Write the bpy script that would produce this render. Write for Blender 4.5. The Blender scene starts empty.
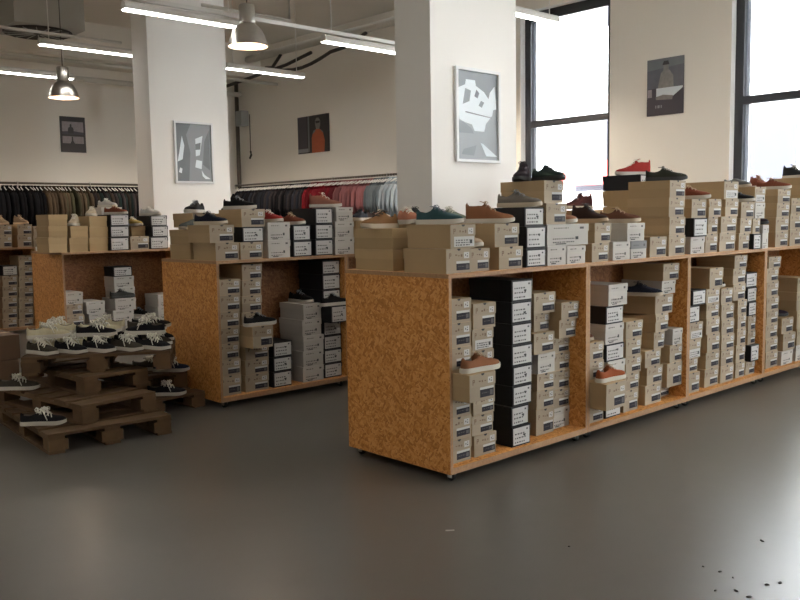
import bpy, bmesh, math, random
from mathutils import Vector, Matrix
random.seed(11)
TUBE_EMIT = 11.0
LAMP_EMIT = .9
FLOOR_A = (.078,.071,.061)
FLOOR_B = (.096,.088,.076)
FLOOR_ROUGH = .28
SKY = 18.0
EXPO = 0.85
BULB = 10.0
FLOOR_SPEC = .3
S = bpy.context.scene
COL = S.collection
PI = math.pi

# ------------------------------------------------------------------ materials
def new_mat(name):
    m = bpy.data.materials.new(name); m.use_nodes = True
    nt = m.node_tree; b = nt.nodes['Principled BSDF']
    return m, nt, b
def node(nt, t, **kw):
    n = nt.nodes.new(t)
    for k, v in kw.items(): setattr(n, k, v)
    return n
def plain(name, c, rough=.6, metal=0., var=0., scale=8., bump=0., spec=.5, objvar=0., emit=0.):
    m, nt, b = new_mat(name)
    b.inputs['Roughness'].default_value = rough; b.inputs['Metallic'].default_value = metal
    b.inputs['Specular IOR Level'].default_value = spec
    b.inputs['Base Color'].default_value = (*c, 1)
    if emit:
        b.inputs['Emission Color'].default_value = (*c, 1); b.inputs['Emission Strength'].default_value = emit
    if var or bump or objvar:
        tc = node(nt, 'ShaderNodeTexCoord'); no = node(nt, 'ShaderNodeTexNoise')
        no.inputs['Scale'].default_value = scale; no.inputs['Detail'].default_value = 4
        nt.links.new(tc.outputs['Object'], no.inputs['Vector'])
        mx = node(nt, 'ShaderNodeHueSaturation'); mx.inputs['Color'].default_value = (*c, 1)
        ma = node(nt, 'ShaderNodeMath', operation='MULTIPLY_ADD')
        ma.inputs[1].default_value = var*2; ma.inputs[2].default_value = 1-var
        nt.links.new(no.outputs['Fac'], ma.inputs[0])
        src = ma.outputs[0]
        if objvar:
            oi = node(nt, 'ShaderNodeObjectInfo')
            m2 = node(nt, 'ShaderNodeMath', operation='MULTIPLY_ADD')
            m2.inputs[1].default_value = objvar*2; m2.inputs[2].default_value = 1-objvar
            nt.links.new(oi.outputs['Random'], m2.inputs[0])
            m3 = node(nt, 'ShaderNodeMath', operation='MULTIPLY')
            nt.links.new(src, m3.inputs[0]); nt.links.new(m2.outputs[0], m3.inputs[1]); src = m3.outputs[0]
        nt.links.new(src, mx.inputs['Value']); nt.links.new(mx.outputs['Color'], b.inputs['Base Color'])
        if bump:
            bp = node(nt, 'ShaderNodeBump'); bp.inputs['Strength'].default_value = bump; bp.inputs['Distance'].default_value = .01
            nt.links.new(no.outputs['Fac'], bp.inputs['Height']); nt.links.new(bp.outputs['Normal'], b.inputs['Normal'])
    return m
def osb_mat(name, ramp, rough=.55):
    """oriented strand board: layers of stretched, randomly turned cells"""
    m, nt, b = new_mat(name)
    tc = node(nt, 'ShaderNodeTexCoord')
    nz = node(nt, 'ShaderNodeTexNoise'); nz.inputs['Scale'].default_value = 14
    nt.links.new(tc.outputs['Object'], nz.inputs['Vector'])
    add = node(nt, 'ShaderNodeVectorMath', operation='MULTIPLY_ADD'); add.inputs[1].default_value = (.012, .012, .012)
    nt.links.new(nz.outputs['Color'], add.inputs[0]); nt.links.new(tc.outputs['Object'], add.inputs[2])
    def layer(w, off):
        rot = node(nt, 'ShaderNodeMapping'); rot.vector_type = 'TEXTURE'
        rot.inputs['Rotation'].default_value = (w, w*.8, w*.7); rot.inputs['Location'].default_value = (off, off*.7, off*.3)
        nt.links.new(add.outputs[0], rot.inputs['Vector'])
        sc = node(nt, 'ShaderNodeMapping'); sc.inputs['Scale'].default_value = (60, 24, 100)
        nt.links.new(rot.outputs['Vector'], sc.inputs['Vector'])
        vo = node(nt, 'ShaderNodeTexVoronoi'); vo.inputs['Scale'].default_value = 1.
        nt.links.new(sc.outputs['Vector'], vo.inputs['Vector'])
        sp = node(nt, 'ShaderNodeSeparateColor'); nt.links.new(vo.outputs['Color'], sp.inputs['Color'])
        return sp
    a, b2, c2 = layer(.35, 0), layer(1.25, 3.1), layer(-.75, 7.7)
    def over(lo, hi, th):   # strands of the upper layer lie over the lower one
        g = node(nt, 'ShaderNodeMath', operation='GREATER_THAN'); g.inputs[1].default_value = th
        nt.links.new(hi.outputs['Green'], g.inputs[0])
        mx = node(nt, 'ShaderNodeMix'); mx.data_type = 'FLOAT'
        nt.links.new(g.outputs[0], mx.inputs['Factor']); nt.links.new(lo, mx.inputs[2]); nt.links.new(hi.outputs['Red'], mx.inputs[3])
        return mx.outputs[0]
    dvo = over(over(a.outputs['Red'], b2, .5), c2, .62)
    class _D: outputs = [dvo]
    dv = _D
    cr = node(nt, 'ShaderNodeValToRGB'); e = cr.color_ramp.elements
    e[0].position = .0; e[0].color = (*ramp[0], 1); e[1].position = 1.; e[1].color = (*ramp[2], 1)
    k = e.new(.45); k.color = (*ramp[1], 1)
    nt.links.new(dvo, cr.inputs['Fac'])
    # fine grain
    ng = node(nt, 'ShaderNodeTexNoise'); ng.inputs['Scale'].default_value = 130; nt.links.new(tc.outputs['Object'], ng.inputs['Vector'])
    mv = node(nt, 'ShaderNodeMath', operation='MULTIPLY_ADD'); mv.inputs[1].default_value = .3; mv.inputs[2].default_value = .85
    nt.links.new(ng.outputs['Fac'], mv.inputs[0])
    hs = node(nt, 'ShaderNodeHueSaturation'); nt.links.new(cr.outputs['Color'], hs.inputs['Color']); nt.links.new(mv.outputs[0], hs.inputs['Value'])
    nt.links.new(hs.outputs['Color'], b.inputs['Base Color'])
    b.inputs['Roughness'].default_value = rough; b.inputs['Specular IOR Level'].default_value = .3
    bp = node(nt, 'ShaderNodeBump'); bp.inputs['Strength'].default_value = .25; bp.inputs['Distance'].default_value = .004
    nt.links.new(dv.outputs[0], bp.inputs['Height']); nt.links.new(bp.outputs['Normal'], b.inputs['Normal'])
    return m

M = {}
M['osb'] = osb_mat('osb', ((.33, .125, .027), (.50, .21, .048), (.62, .30, .092)))
M['shaded_back_osb'] = osb_mat('shaded_red_brown_board', ((.13, .05, .018), (.19, .08, .028), (.25, .115, .045)))  # red-brown board, its colour darkened for the shade inside the bays
M['osb_edge'] = plain('osb_cut_edge', (.30, .17, .085), .7, var=.35, scale=60)
M['kraft'] = plain('kraft_card', (.37, .26, .145), .75, var=.10, scale=6, objvar=.10, spec=.2)
M['plain_kraft'] = plain('brown_card', (.35, .245, .13), .75, var=.10, scale=6, objvar=.10, spec=.2)
M['kraft_face'] = plain('pale_kraft_card', (.295, .24, .175), .75, var=.10, scale=6, objvar=.10, spec=.2)
M['white_card'] = plain('white_card', (.42, .395, .36), .7, var=.06, scale=6, objvar=.06, spec=.2)
M['grey_card'] = plain('grey_card', (.16, .16, .16), .7)
M['black_card'] = plain('black_card', (.012, .012, .014), .6, spec=.3)
M['paper'] = plain('label_paper', (.43, .415, .40), .6, var=.05, scale=20)
M['ink'] = plain('ink', (.02, .02, .022), .6)
M['grey_ink'] = plain('grey_ink', (.10, .095, .095), .7, spec=.1)
M['label_dark'] = plain('dark_label', (.028, .026, .034), .7, spec=.15)
M['brown_ink'] = plain('brown_ink', (.12, .07, .04), .6)
M['wall'] = plain('painted_wall', (.84, .80, .73), .85, var=.03, scale=1.2, bump=.05)
M['pillar'] = plain('painted_pillar', (.80, .78, .75), .8, var=.02, scale=1.5, bump=.05)
M['ceil'] = plain('ceiling_paint', (.74, .70, .63), .9, var=.06, scale=1.5)
M['duct'] = plain('painted_duct', (.42, .41, .37), .6, var=.05, scale=3)
M['pipe'] = plain('painted_pipe', (.62, .60, .55), .5)
M['cable'] = plain('dark_cable', (.04, .035, .03), .6)
M['white_metal'] = plain('white_metal', (.72, .71, .68), .45)
M['tube'] = plain('lit_tube', (1., .97, .92), .5, emit=TUBE_EMIT)
M['alu'] = plain('brushed_aluminium', (.42, .40, .37), .32, metal=1., var=.15, scale=20)
M['lamp_inside'] = plain('lamp_inside', (.50, .34, .24), .5, emit=LAMP_EMIT)
M['frame_dark'] = plain('dark_window_frame', (.028, .03, .038), .4)
M['frame_grey'] = plain('grey_window_frame', (.35, .36, .40), .5)
M['reveal'] = plain('white_reveal', (.82, .81, .79), .7)
M['chrome'] = plain('chrome', (.60, .58, .55), .3, metal=1.)
M['rail_dark'] = plain('dark_rail', (.10, .085, .07), .4, metal=.6)
M['black_rubber'] = plain('black_rubber', (.012, .012, .012), .5)
M['pallet'] = plain('pallet_wood', (.10, .058, .029), .8, var=.35, scale=9, bump=.3, objvar=.15, spec=.2)
M['carton'] = plain('brown_carton', (.11, .06, .032), .8, var=.1, scale=5)
M['white_rubber'] = plain('white_rubber', (.46, .43, .37), .55)
M['cream_rubber'] = plain('cream_rubber', (.42, .35, .26), .55)
M['tan_rubber'] = plain('tan_rubber', (.40, .28, .17), .6)
M['black_sole'] = plain('black_sole', (.02, .02, .02), .6)
M['lace_white'] = plain('white_lace', (.62, .59, .51), .8)
M['lace_dark'] = plain('dark_lace', (.03, .03, .03), .8)
M['lining'] = plain('shoe_lining', (.10, .08, .065), .9)
M['pic_black'] = plain('print_black', (.022, .018, .02), .35)
M['pic_dark'] = plain('print_dark_violet', (.05, .043, .058), .35)
M['pic_slate'] = plain('print_slate', (.10, .105, .13), .35, var=.3, scale=9)
M['pic_grey'] = plain('print_grey', (.24, .26, .28), .3, var=.12, scale=5)
M['pic_mid'] = plain('print_mid_grey', (.15, .165, .18), .3, var=.15, scale=8)
M['pic_pale'] = plain('print_pale', (.66, .72, .76), .3, var=.05, scale=9)
M['pic_lilac'] = plain('print_lilac_grey', (.30, .27, .28), .35, var=.35, scale=25)
M['pic_skin'] = plain('print_figure_grey', (.22, .21, .20), .35, var=.4, scale=25)
M['pic_orange'] = plain('print_orange', (.42, .09, .03), .35, var=.2, scale=18)
M['silver_frame'] = plain('silver_frame', (.72, .73, .74), .35)
M['red_awning'] = plain('red_cloth', (.30, .035, .03), .8)
M['facade'] = plain('pale_facade', (.72, .72, .72), .9)
M['pane_far'] = plain('far_window', (.045, .045, .055), .5, spec=.1)
M['pave'] = plain('pavement', (.5, .5, .5), .9, var=.1, scale=2)
M['soffit'] = plain('box_grey', (.36, .37, .36), .5)
def glass_mat():
    m, nt, b = new_mat('window_glass')
    nt.nodes.remove(b); out = nt.nodes['Material Output']
    t = node(nt, 'ShaderNodeBsdfTransparent'); t.inputs['Color'].default_value = (.97, .98, .98, 1)
    g = node(nt, 'ShaderNodeBsdfGlossy'); g.inputs['Roughness'].default_value = .03
    mx = node(nt, 'ShaderNodeMixShader'); fr = node(nt, 'ShaderNodeFresnel'); fr.inputs['IOR'].default_value = 1.3
    nt.links.new(fr.outputs[0], mx.inputs[0]); nt.links.new(t.outputs[0], mx.inputs[1]); nt.links.new(g.outputs[0], mx.inputs[2])
    nt.links.new(mx.outputs[0], out.inputs['Surface'])
    return m
M['glass'] = glass_mat()
def floor_mat():
    m, nt, b = new_mat('sealed_concrete_floor')
    tc = node(nt, 'ShaderNodeTexCoord')
    n1 = node(nt, 'ShaderNodeTexNoise'); n1.inputs['Scale'].default_value = .55; n1.inputs['Detail'].default_value = 3
    n2 = node(nt, 'ShaderNodeTexNoise'); n2.inputs['Scale'].default_value = 9; n2.inputs['Detail'].default_value = 6
    nt.links.new(tc.outputs['Object'], n1.inputs['Vector']); nt.links.new(tc.outputs['Object'], n2.inputs['Vector'])
    cr = node(nt, 'ShaderNodeValToRGB'); e = cr.color_ramp.elements
    e[0].position = .3; e[0].color = (*FLOOR_A, 1); e[1].position = .7; e[1].color = (*FLOOR_B, 1)
    nt.links.new(n1.outputs['Fac'], cr.inputs['Fac'])
    mv = node(nt, 'ShaderNodeMath', operation='MULTIPLY_ADD'); mv.inputs[1].default_value = .14; mv.inputs[2].default_value = .93
    nt.links.new(n2.outputs['Fac'], mv.inputs[0])
    hs = node(nt, 'ShaderNodeHueSaturation'); nt.links.new(cr.outputs['Color'], hs.inputs['Color']); nt.links.new(mv.outputs[0], hs.inputs['Value'])
    nt.links.new(hs.outputs['Color'], b.inputs['Base Color'])
    b.inputs['Roughness'].default_value = FLOOR_ROUGH; b.inputs['Specular IOR Level'].default_value = FLOOR_SPEC
    return m
M['floor'] = floor_mat()

# ------------------------------------------------------------------ mesh helper
class MB:
    """collects geometry in several materials and links it as one mesh object"""
    def __init__(s): s.v = []; s.f = []; s.mi = []; s.mats = []; s.sm = []
    def mat(s, k):
        if k not in s.mats: s.mats.append(k)
        return s.mats.index(k)
    def add(s, vs, fs, k, smooth=False):
        o = len(s.v); s.v += [tuple(v) for v in vs]; i = s.mat(k)
        for f in fs: s.f.append([o+a for a in f]); s.mi.append(i); s.sm.append(smooth)
    def box(s, x0, x1, y0, y1, z0, z1, k, rot=None, faces=None):
        vs = [Vector((x, y, z)) for z in (z0, z1) for y in (y0, y1) for x in (x0, x1)]
        if rot is not None: vs = [rot @ v for v in vs]
        fs = [(0, 2, 3, 1), (4, 5, 7, 6), (0, 1, 5, 4), (2, 6, 7, 3), (0, 4, 6, 2), (1, 3, 7, 5)]  # bottom top front back left right
        if faces is not None:
            fs = [fs[i] for i in faces]
            if not fs: return
        s.add(vs, fs, k)
    def quad(s, x0, x1, z0, z1, y, k):  # faces -Y
        s.add([(x0, y, z0), (x1, y, z0), (x1, y, z1), (x0, y, z1)], [(0, 1, 2, 3)], k)
    def poly(s, pts, y, k):
        s.add([(p[0], y, p[1]) for p in pts], [tuple(range(len(pts)))], k)
    def tube(s, pts, r, k, n=6, cap=True):
        pts = [Vector(p) for p in pts]; rings = []
        up = Vector((0, 0, 1))
        for i, p in enumerate(pts):
            d = (pts[min(i+1, len(pts)-1)]-pts[max(i-1, 0)])
            if d.length < 1e-9: d = Vector((1, 0, 0))
            d.normalize(); a = d.cross(up)
            if a.length < 1e-3: a = d.cross(Vector((1, 0, 0)))
            a.normalize(); b = d.cross(a)
            rr = r[i] if isinstance(r, (list, tuple)) else r
            rings.append([p+a*math.cos(2*PI*j/n)*rr+b*math.sin(2*PI*j/n)*rr for j in range(n)])
        vs = [v for q in rings for v in q]; fs = []
        for i in range(len(pts)-1):
            for j in range(n):
                fs.append((i*n+j, i*n+(j+1) % n, (i+1)*n+(j+1) % n, (i+1)*n+j))
        if cap:
            fs.append(tuple(range(n))[::-1]); fs.append(tuple((len(pts)-1)*n+j for j in range(n)))
        s.add(vs, fs, k, True)
    def lathe(s, prof, k, n=24, c=(0, 0, 0)):
        vs = []; fs = []
        for r, z in prof:
            for j in range(n):
                a = 2*PI*j/n; vs.append((c[0]+r*math.cos(a), c[1]+r*math.sin(a), c[2]+z))
        for i in range(len(prof)-1):
            for j in range(n):
                fs.append((i*n+j, i*n+(j+1) % n, (i+1)*n+(j+1) % n, (i+1)*n+j))
        s.add(vs, fs, k, True)
    def mesh(s, name):
        me = bpy.data.meshes.new(name); me.from_pydata(s.v, [], s.f)
        for k in s.mats: me.materials.append(M[k])
        me.polygons.foreach_set('material_index', s.mi); me.polygons.foreach_set('use_smooth', s.sm)
        me.update(); return me
    def build(s, name, parent=None, loc=None):
        return put(name, s.mesh(name), parent, loc)
def put(name, me, parent=None, loc=None, rz=0):
    o = bpy.data.objects.new(name, me); COL.objects.link(o)
    if parent is not None: o.parent = parent
    if loc is not None: o.location = loc
    if rz: o.rotation_euler.z = rz
    return o
def thing(name, label, cat, loc=(0, 0, 0), rz=0, group=None):
    o = bpy.data.objects.new(name, None); COL.objects.link(o); o.empty_display_size = .1
    o.location = loc; o.rotation_euler.z = rz
    return tag(o, label, cat, group)
def tag(o, label, cat, group=None):
    o['label'] = label; o['category'] = cat
    if group: o['group'] = group
    return o
def struct(mb, name):
    o = mb.build(name); o['kind'] = 'structure'; return o

# ------------------------------------------------------------------ camera
F_PX, CAM, YAW, PIT, ROL = (852.186, (-3.1939, -3.0674, 1.4170), 0.82252, 0.09586, -0.01652)
Fv = Vector((math.cos(YAW)*math.cos(PIT), math.sin(YAW)*math.cos(PIT), -math.sin(PIT)))
Rv = Vector((math.sin(YAW), -math.cos(YAW), 0)); Uv = Rv.cross(Fv)
R2 = math.cos(ROL)*Rv+math.sin(ROL)*Uv; U2 = -math.sin(ROL)*Rv+math.cos(ROL)*Uv
cd = bpy.data.cameras.new('camera'); cam = bpy.data.objects.new('camera', cd); COL.objects.link(cam)
mw = Matrix((R2, U2, -Fv)).transposed().to_4x4(); mw.translation = Vector(CAM); cam.matrix_world = mw
cd.sensor_width = 36; cd.lens = F_PX*36/800; cd.clip_start = .05; cd.clip_end = 200
S.camera = cam

# ------------------------------------------------------------------ room shell
XW, YL, XF, YF, ZC = 6.0, 11.4, -7.0, -6.6, 4.62
m = MB(); m.box(XF, XW+.3, YF, YL, -.1, 0, 'floor'); struct(m, 'floor')
m = MB(); m.box(XF, XW+.3, YF, YL, ZC, ZC+.15, 'ceil'); struct(m, 'ceiling')
m = MB(); m.box(XF, XW+.3, YL, YL+.2, 0, ZC, 'wall'); struct(m, 'wall_left')
m = MB(); m.box(XF-.2, XF, YF-.2, YL+.2, 0, ZC, 'wall'); struct(m, 'wall_rear')
WINS = [(2.975, 4.38), (.03, 1.435), (-2.915, -1.51), (-5.86, -4.455)]
WZ0, WZ1, WD = .85, 4.12, .30
m = MB(); ys = YL
for a, b in WINS:
    m.box(XW, XW+WD, b, ys, 0, ZC, 'wall'); m.box(XW, XW+WD, a, b, 0, WZ0, 'wall'); m.box(XW, XW+WD, a, b, WZ1, ZC, 'wall'); ys = a
m.box(XW, XW+WD, YF-.2, ys, 0, ZC, 'wall'); struct(m, 'wall_back')
ADDED_RWINS = [(3.9, 5.3)]  # unseen window, put in to light the pier between the windows
m = MB(); xs = XW+.3
for a, b in ADDED_RWINS:
    m.box(b, xs, YF-WD, YF, 0, ZC, 'wall'); m.box(a, b, YF-WD, YF, 0, WZ0, 'wall'); m.box(a, b, YF-WD, YF, WZ1, ZC, 'wall'); xs = a
m.box(XF, xs, YF-WD, YF, 0, ZC, 'wall'); struct(m, 'wall_right')
ALLW = [(XW, (a+b)/2, 0, (b-a)/2) for a, b in WINS]+[((a+b)/2, YF, -PI/2, (b-a)/2) for a, b in ADDED_RWINS]
for i, (wx, wy, wr, h) in enumerate(ALLW):
    w = bpy.data.objects.new('window_%d' % (i+1), None); COL.objects.link(w); w.location = (wx, wy, 0); w.rotation_euler.z = wr; w['kind'] = 'structure'
    m = MB(); x = .10
    m.box(x, x+.07, h-.10, h, WZ0, WZ1, 'frame_dark'); m.box(x, x+.07, -h, -h+.10, WZ0, WZ1, 'frame_dark')
    m.box(x, x+.07, -h+.1, h-.1, WZ1-.13, WZ1, 'frame_dark'); m.box(x, x+.07, -h+.1, h-.1, WZ0, WZ0+.1, 'frame_dark')
    m.box(x, x+.07, -h+.1, h-.1, 2.60, 2.69, 'frame_dark'); m.build('window_frame', w)
    m = MB()
    for z0, z1 in ((WZ0+.1, 2.60), (2.69, WZ1-.13)):
        m.box(x+.07, x+.10, h-.14, h-.1, z0, z1, 'frame_grey'); m.box(x+.07, x+.10, -h+.1, -h+.14, z0, z1, 'frame_grey')
    m.build('inner_frame', w)
    m = MB(); m.box(x+.04, x+.046, -h+.1, h-.1, WZ0+.1, 2.60, 'glass'); m.box(x+.04, x+.046, -h+.1, h-.1, 2.69, WZ1-.13, 'glass'); m.build('pane', w)
    m = MB(); m.box(0, x, h-.004, h, WZ0, WZ1, 'reveal'); m.box(0, x, -h, -h+.004, WZ0, WZ1, 'reveal'); m.box(0, x, -h, h, WZ1-.004, WZ1, 'reveal'); m.box(-.03, x, -h, h, WZ0, WZ0+.03, 'reveal'); m.build('window_reveal', w)
# two square pillars and the crossing beams
for k, (x0, x1, y0, y1) in enumerate(((1.695, 2.755, 1.8, 2.21), (1.735, 2.815, 6.62, 7.02))):
    m = MB(); m.box(x0, x1, y0, y1, 0, ZC, 'pillar'); struct(m, 'pillar_%d' % (k+1))
m = MB(); m.box(-7, 6, 10.55, 11.4, 4.05, ZC, 'ceil'); struct(m, 'beam_left')
m = MB(); m.box(5.985, 6.0, 4.38, 11.4, 0, .10, 'reveal'); struct(m, 'baseboard_back')

# ------------------------------------------------------------------ ceiling services
def fixture(x0, x1, y, z, label, drop=True):
    t = thing('fluorescent_light', label, 'ceiling light', ((x0+x1)/2, y, z), 0, 'fluorescent light bars')
    L = (x1-x0)/2
    m = MB(); n = [(-.055, 0), (-.045, .05), (-.025, .075), (.025, .075), (.045, .05), (.055, 0)]
    vs = [(sx*L, a, b) for sx in (-1, 1) for a, b in n]; k = len(n)
    m.add(vs, [(i, i+1, k+i+1, k+i) for i in range(k-1)]+[tuple(range(k))[::-1], tuple(range(k, 2*k))], 'white_metal'); m.build('housing', t)
    m = MB(); m.box(-L+.01, L-.01, -.036, .036, -.012, 0, 'tube'); m.build('tube', t)
    for sx in (-1, 1):
        m = MB(); m.tube([(sx*(L-.12), 0, .07), (sx*(L-.12), 0, ZC-z)], .006, 'white_metal'); m.build('suspension_rod', t)
FX = [(.58, 1.86, 4.8, 3.44, 'light bar crossing in front of the left pillar'),
      (2.98, 4.35, 4.8, 3.44, 'light bar between the big pendant lamp and the front pillar'),
      (.79, 2.10, 7.5, 3.56, 'light bar directly above the small pendant lamp'),
      (3.36, 4.70, 7.5, 3.55, 'light bar right of the left pillar, above the junction box'),
      (.55, 1.80, 9.0, 3.44, 'light bar along the far left wall, topmost left of small pendant'),
      (3.2, 4.54, 2.7, 3.49, 'light bar ending at the first window')]
for a in FX: fixture(*a)
k = 0
for y in (.6, -1.5, -3.6, -5.7):
    for x in (-5.2, -3.0, -.8, 1.4, 3.6):
        fixture(x, x+1.3, y, 3.44, 'light bar of the unseen ceiling rows over the near aisle'); k += 1
for y in (4.8, 2.7):
    for x in (-5.6, -3.4): fixture(x, x+1.3, y, 3.44, 'light bar of the unseen ceiling rows over the near aisle')
m = MB(); m.box(-3.2, 5.9, 4.78, 4.82, 3.535, 3.575, 'white_metal'); tag(m.build('mounting_rail'), 'white mounting rail above the light bars before the left pillar', 'rail')
# pendants
def pendant(x, y, z, label, sc=1., watt=BULB):
    t = thing('pendant_lamp', label, 'lamp', (x, y, z), 0, 'metal pendant lamps'); t.scale = (sc, sc, sc)
    prof = [(.215, 0), (.212, .012), (.198, .07), (.178, .125), (.150, .175), (.112, .215), (.085, .235), (.08, .245)]
    m = MB(); m.lathe(prof, 'alu', 32); m.build('shade', t)
    m = MB(); m.lathe([(.211, .001), (.207, .014), (.193, .07), (.172, .122), (.143, .17), (.105, .208), (0, .215)], 'lamp_inside', 32); m.build('reflector', t)
    m = MB(); m.lathe([(0, .24), (.082, .24), (.086, .26), (.086, .43), (.075, .445), (0, .445)], 'alu', 24); m.build('lamp_cap', t)
    m = MB(); m.tube([(0, 0, .44), (0, 0, (ZC-z)/sc)], .006, 'cable'); m.build('cord', t)
    ld = bpy.data.lights.new('pendant_bulb', 'POINT'); ld.energy = watt; ld.color = (1., .88, .72); ld.shadow_soft_size = .06
    lo = bpy.data.objects.new('pendant_bulb', ld); COL.objects.link(lo); lo.location = (x, y, z+.09*sc)
pendant(1.85, 4.62, 3.215, 'large brushed metal pendant lamp before the left pillar', .96)
pendant(1.28, 8.06, 3.03, 'smaller metal pendant lamp above the dark poster', .88)
pendant(4.5, 4.15, 3.2, 'unseen pendant lamp added behind the front pillar', 1., 80)  # added out of sight to brighten the back wall
pendant(3.35, 8.95, 3.1, 'unseen pendant lamp added behind the left pillar', 1., 80)  # extra unseen lamp, throws light on the left wall
pendant(-1.3, 9.0, 3.1, 'unseen pendant lamp added beyond the left edge of the view', 1., 70)  # added off to the side to light the far left wall
# ducts and pipes
t = thing('air_outlet', 'grey ceiling air duct box with round grille', 'air duct', (1.22, 8.66, 3.93))
m = MB(); m.box(-.45, .45, -.45, .45, .02, ZC-3.93, 'duct'); m.build('duct_box', t)
m = MB(); m.lathe([(.43, 0), (.43, .02), (.40, .02), (.37, .0), (.34, .018), (.30, 0), (.26, .018), (.22, 0), (.18, .018), (.14, 0), (.10, .018), (.06, 0), (0, .01)], 'cable', 32); m.build('round_grille', t)
m = MB()
for a in range(16):
    c, s = math.cos(a*PI/8), math.sin(a*PI/8); m.tube([(c*.06, s*.06, -.004), (c*.42, s*.42, -.004)], .006, 'duct', 4)
m.build('grille_blades', t)
m = MB(); m.box(-6.0, -.75, 8.0, 8.9, 3.95, 4.5, 'duct'); tag(m.build('ventilation_duct'), 'wide grey duct at the top left corner', 'air duct')
def pipe(pts, r, label, mat='pipe', name='ceiling_pipe'):
    m = MB(); m.tube(pts, r, mat, 10); return tag(m.build(name), label, 'pipe')
pipe([(-.6, 7.3, 3.66), (1.735, 7.3, 3.66)], .018, 'thin pale pipe below the air outlet crossing behind the left pillar')
pipe([(1.0, 9.6, 4.2), (1.0, 9.6, 3.86), (1.06, 9.6, 3.8), (5.7, 9.6, 3.8)], .028, 'pale pipe with a bend above the small pendant lamp')
pipe([(-1.0, 10.95, 3.78), (5.8, 10.95, 3.78)], .045, 'pale pipe along the far left wall under the beam')
pipe([(5.72, 2.3, 4.36), (5.72, 11.3, 4.36)], .062, 'thick pale pipe high along the back wall')
pipe([(3.1, 5.6, 4.35), (3.1, 5.6, 3.83), (1.9, 5.6, 3.83)], .02, 'thin white pipe with an elbow right of the big pendant lamp')
pipe([(3.5, 3.7, 4.5), (3.5, 3.7, 3.84), (2.4, 3.7, 3.84)], .02, 'thin white pipe with an elbow left of the front pillar')
pipe([(5.90, 11.25, .1), (5.90, 11.25, 4.3)], .04, 'vertical riser pipe in the far corner', 'rail_dark')
m = MB(); pts = [(5.72, 9.5, 4.3), (5.5, 9.45, 4.05)]+[(5.2, 9.2-.25*i, 3.98-.14*math.sin(PI*i/7)) for i in range(8)]+[(5.5, 7.3, 4.1), (5.72, 7.2, 4.3)]; m.tube(pts, .028, 'cable', 8); tag(m.build('sagging_cable'), 'dark sagging cable behind the big pendant lamp', 'cable')
m = MB(); m.tube([(5.5, 11.2, 3.9), (5.6, 10.2, 4.0), (5.7, 9.3, 4.1), (5.7, 8.6, 4.2)], .03, 'cable', 8); tag(m.build('sloping_conduit'), 'dark sloping conduit high in the far corner', 'conduit')
t = thing('junction_box', 'grey junction box with pull cord in the far corner', 'junction box', (5.93, 11.2, 3.22))
m = MB(); m.box(-.10, .06, -.20, .0, 0, .28, 'soffit'); m.build('box_body', t)
m = MB(); m.tube([(0, -.33, .2), (0, -.33, -.5)], .008, 'rail_dark'); m.tube([(0, -.33, -.5), (-.02, -.38, -.56), (0, -.30, -.62)], .022, 'cable'); m.build('pull_cord', t)

# ------------------------------------------------------------------ outside
m = MB(); m.box(6.3, 40, -40, 40, -.3, -.12, 'pave'); m.box(-30, 6.3, -40, YF-.3, -.3, -.12, 'pave'); struct(m, 'exterior_ground')
t = thing('building', 'pale building across the street behind the windows', 'building', (17, 2, -.12))
m = MB(); m.box(0, .4, -30, 30, 0, 14, 'facade'); m.build('facade_wall', t)
for y in (-14, -9.5, -5, -.5, 4, 8.5, 13):
    m = MB(); m.box(-.05, 0, y-.8, y+.8, 2.2, 4.2, 'pane_far'); m.box(-.05, 0, y-.8, y+.8, 6.6, 8.6, 'pane_far'); m.build('window', t)
t = thing('awning', 'red shop awning across the street in the first window', 'awning', (16.0, 10.3, 2.2))
m = MB(); m.add([(.9, -1.1, .7), (.9, 1.1, .7), (0, 1.1, .1), (0, -1.1, .1), (.86, -1.1, .66), (.86, 1.1, .66), (0, 1.1, .0), (0, -1.1, .0)], [(0, 1, 2, 3), (7, 6, 5, 4), (3, 2, 6, 7), (0, 3, 7, 4), (1, 5, 6, 2)], 'red_awning'); m.build('canopy', t)
m = MB(); m.tube([(0, -1.1, .05), (.9, -1.1, .05)], .02, 'frame_dark'); m.tube([(0, 1.1, .05), (.9, 1.1, .05)], .02, 'frame_dark'); m.build('bracket', t)

# ------------------------------------------------------------------ pictures on the walls
def picture(label, loc, rz, w, h, prims, frame=None, back='pic_black', group=None):
    t = thing('poster', label, 'poster', loc, rz, group)
    m = MB(); m.box(-w/2, w/2, -.006, 0, 0, h, back); d = -.0066
    for k, pts in prims:
        m.poly([(p[0]*w-w/2, p[1]*h) for p in pts], d, k); d -= .0003
    m.build('print', t)
    if frame:
        f = MB()
        for a in ((-w/2-.02, -w/2+.004, -.02, h+.02), (w/2-.004, w/2+.02, -.02, h+.02), (-w/2, w/2, h-.004, h+.02), (-w/2, w/2, -.02, .004)):
            f.box(a[0], a[1], -.025, -.0, a[2], a[3], frame)
        f.build('frame', t)
def R_(x0, x1, y0, y1): return [(x0, y0), (x1, y0), (x1, y1), (x0, y1)]
def person(cx, y0, y1, w):  # head and shoulders outline
    h = y1-y0
    p = [(cx-w, y0), (cx-w*1.02, y0+h*.45), (cx-w*.75, y0+h*.62), (cx-w*.3, y0+h*.68), (cx-w*.33, y0+h*.85), (cx-w*.2, y0+h*.98)]
    return p[:0]+[(2*cx-a, b) for a, b in p]+p[::-1]
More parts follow.
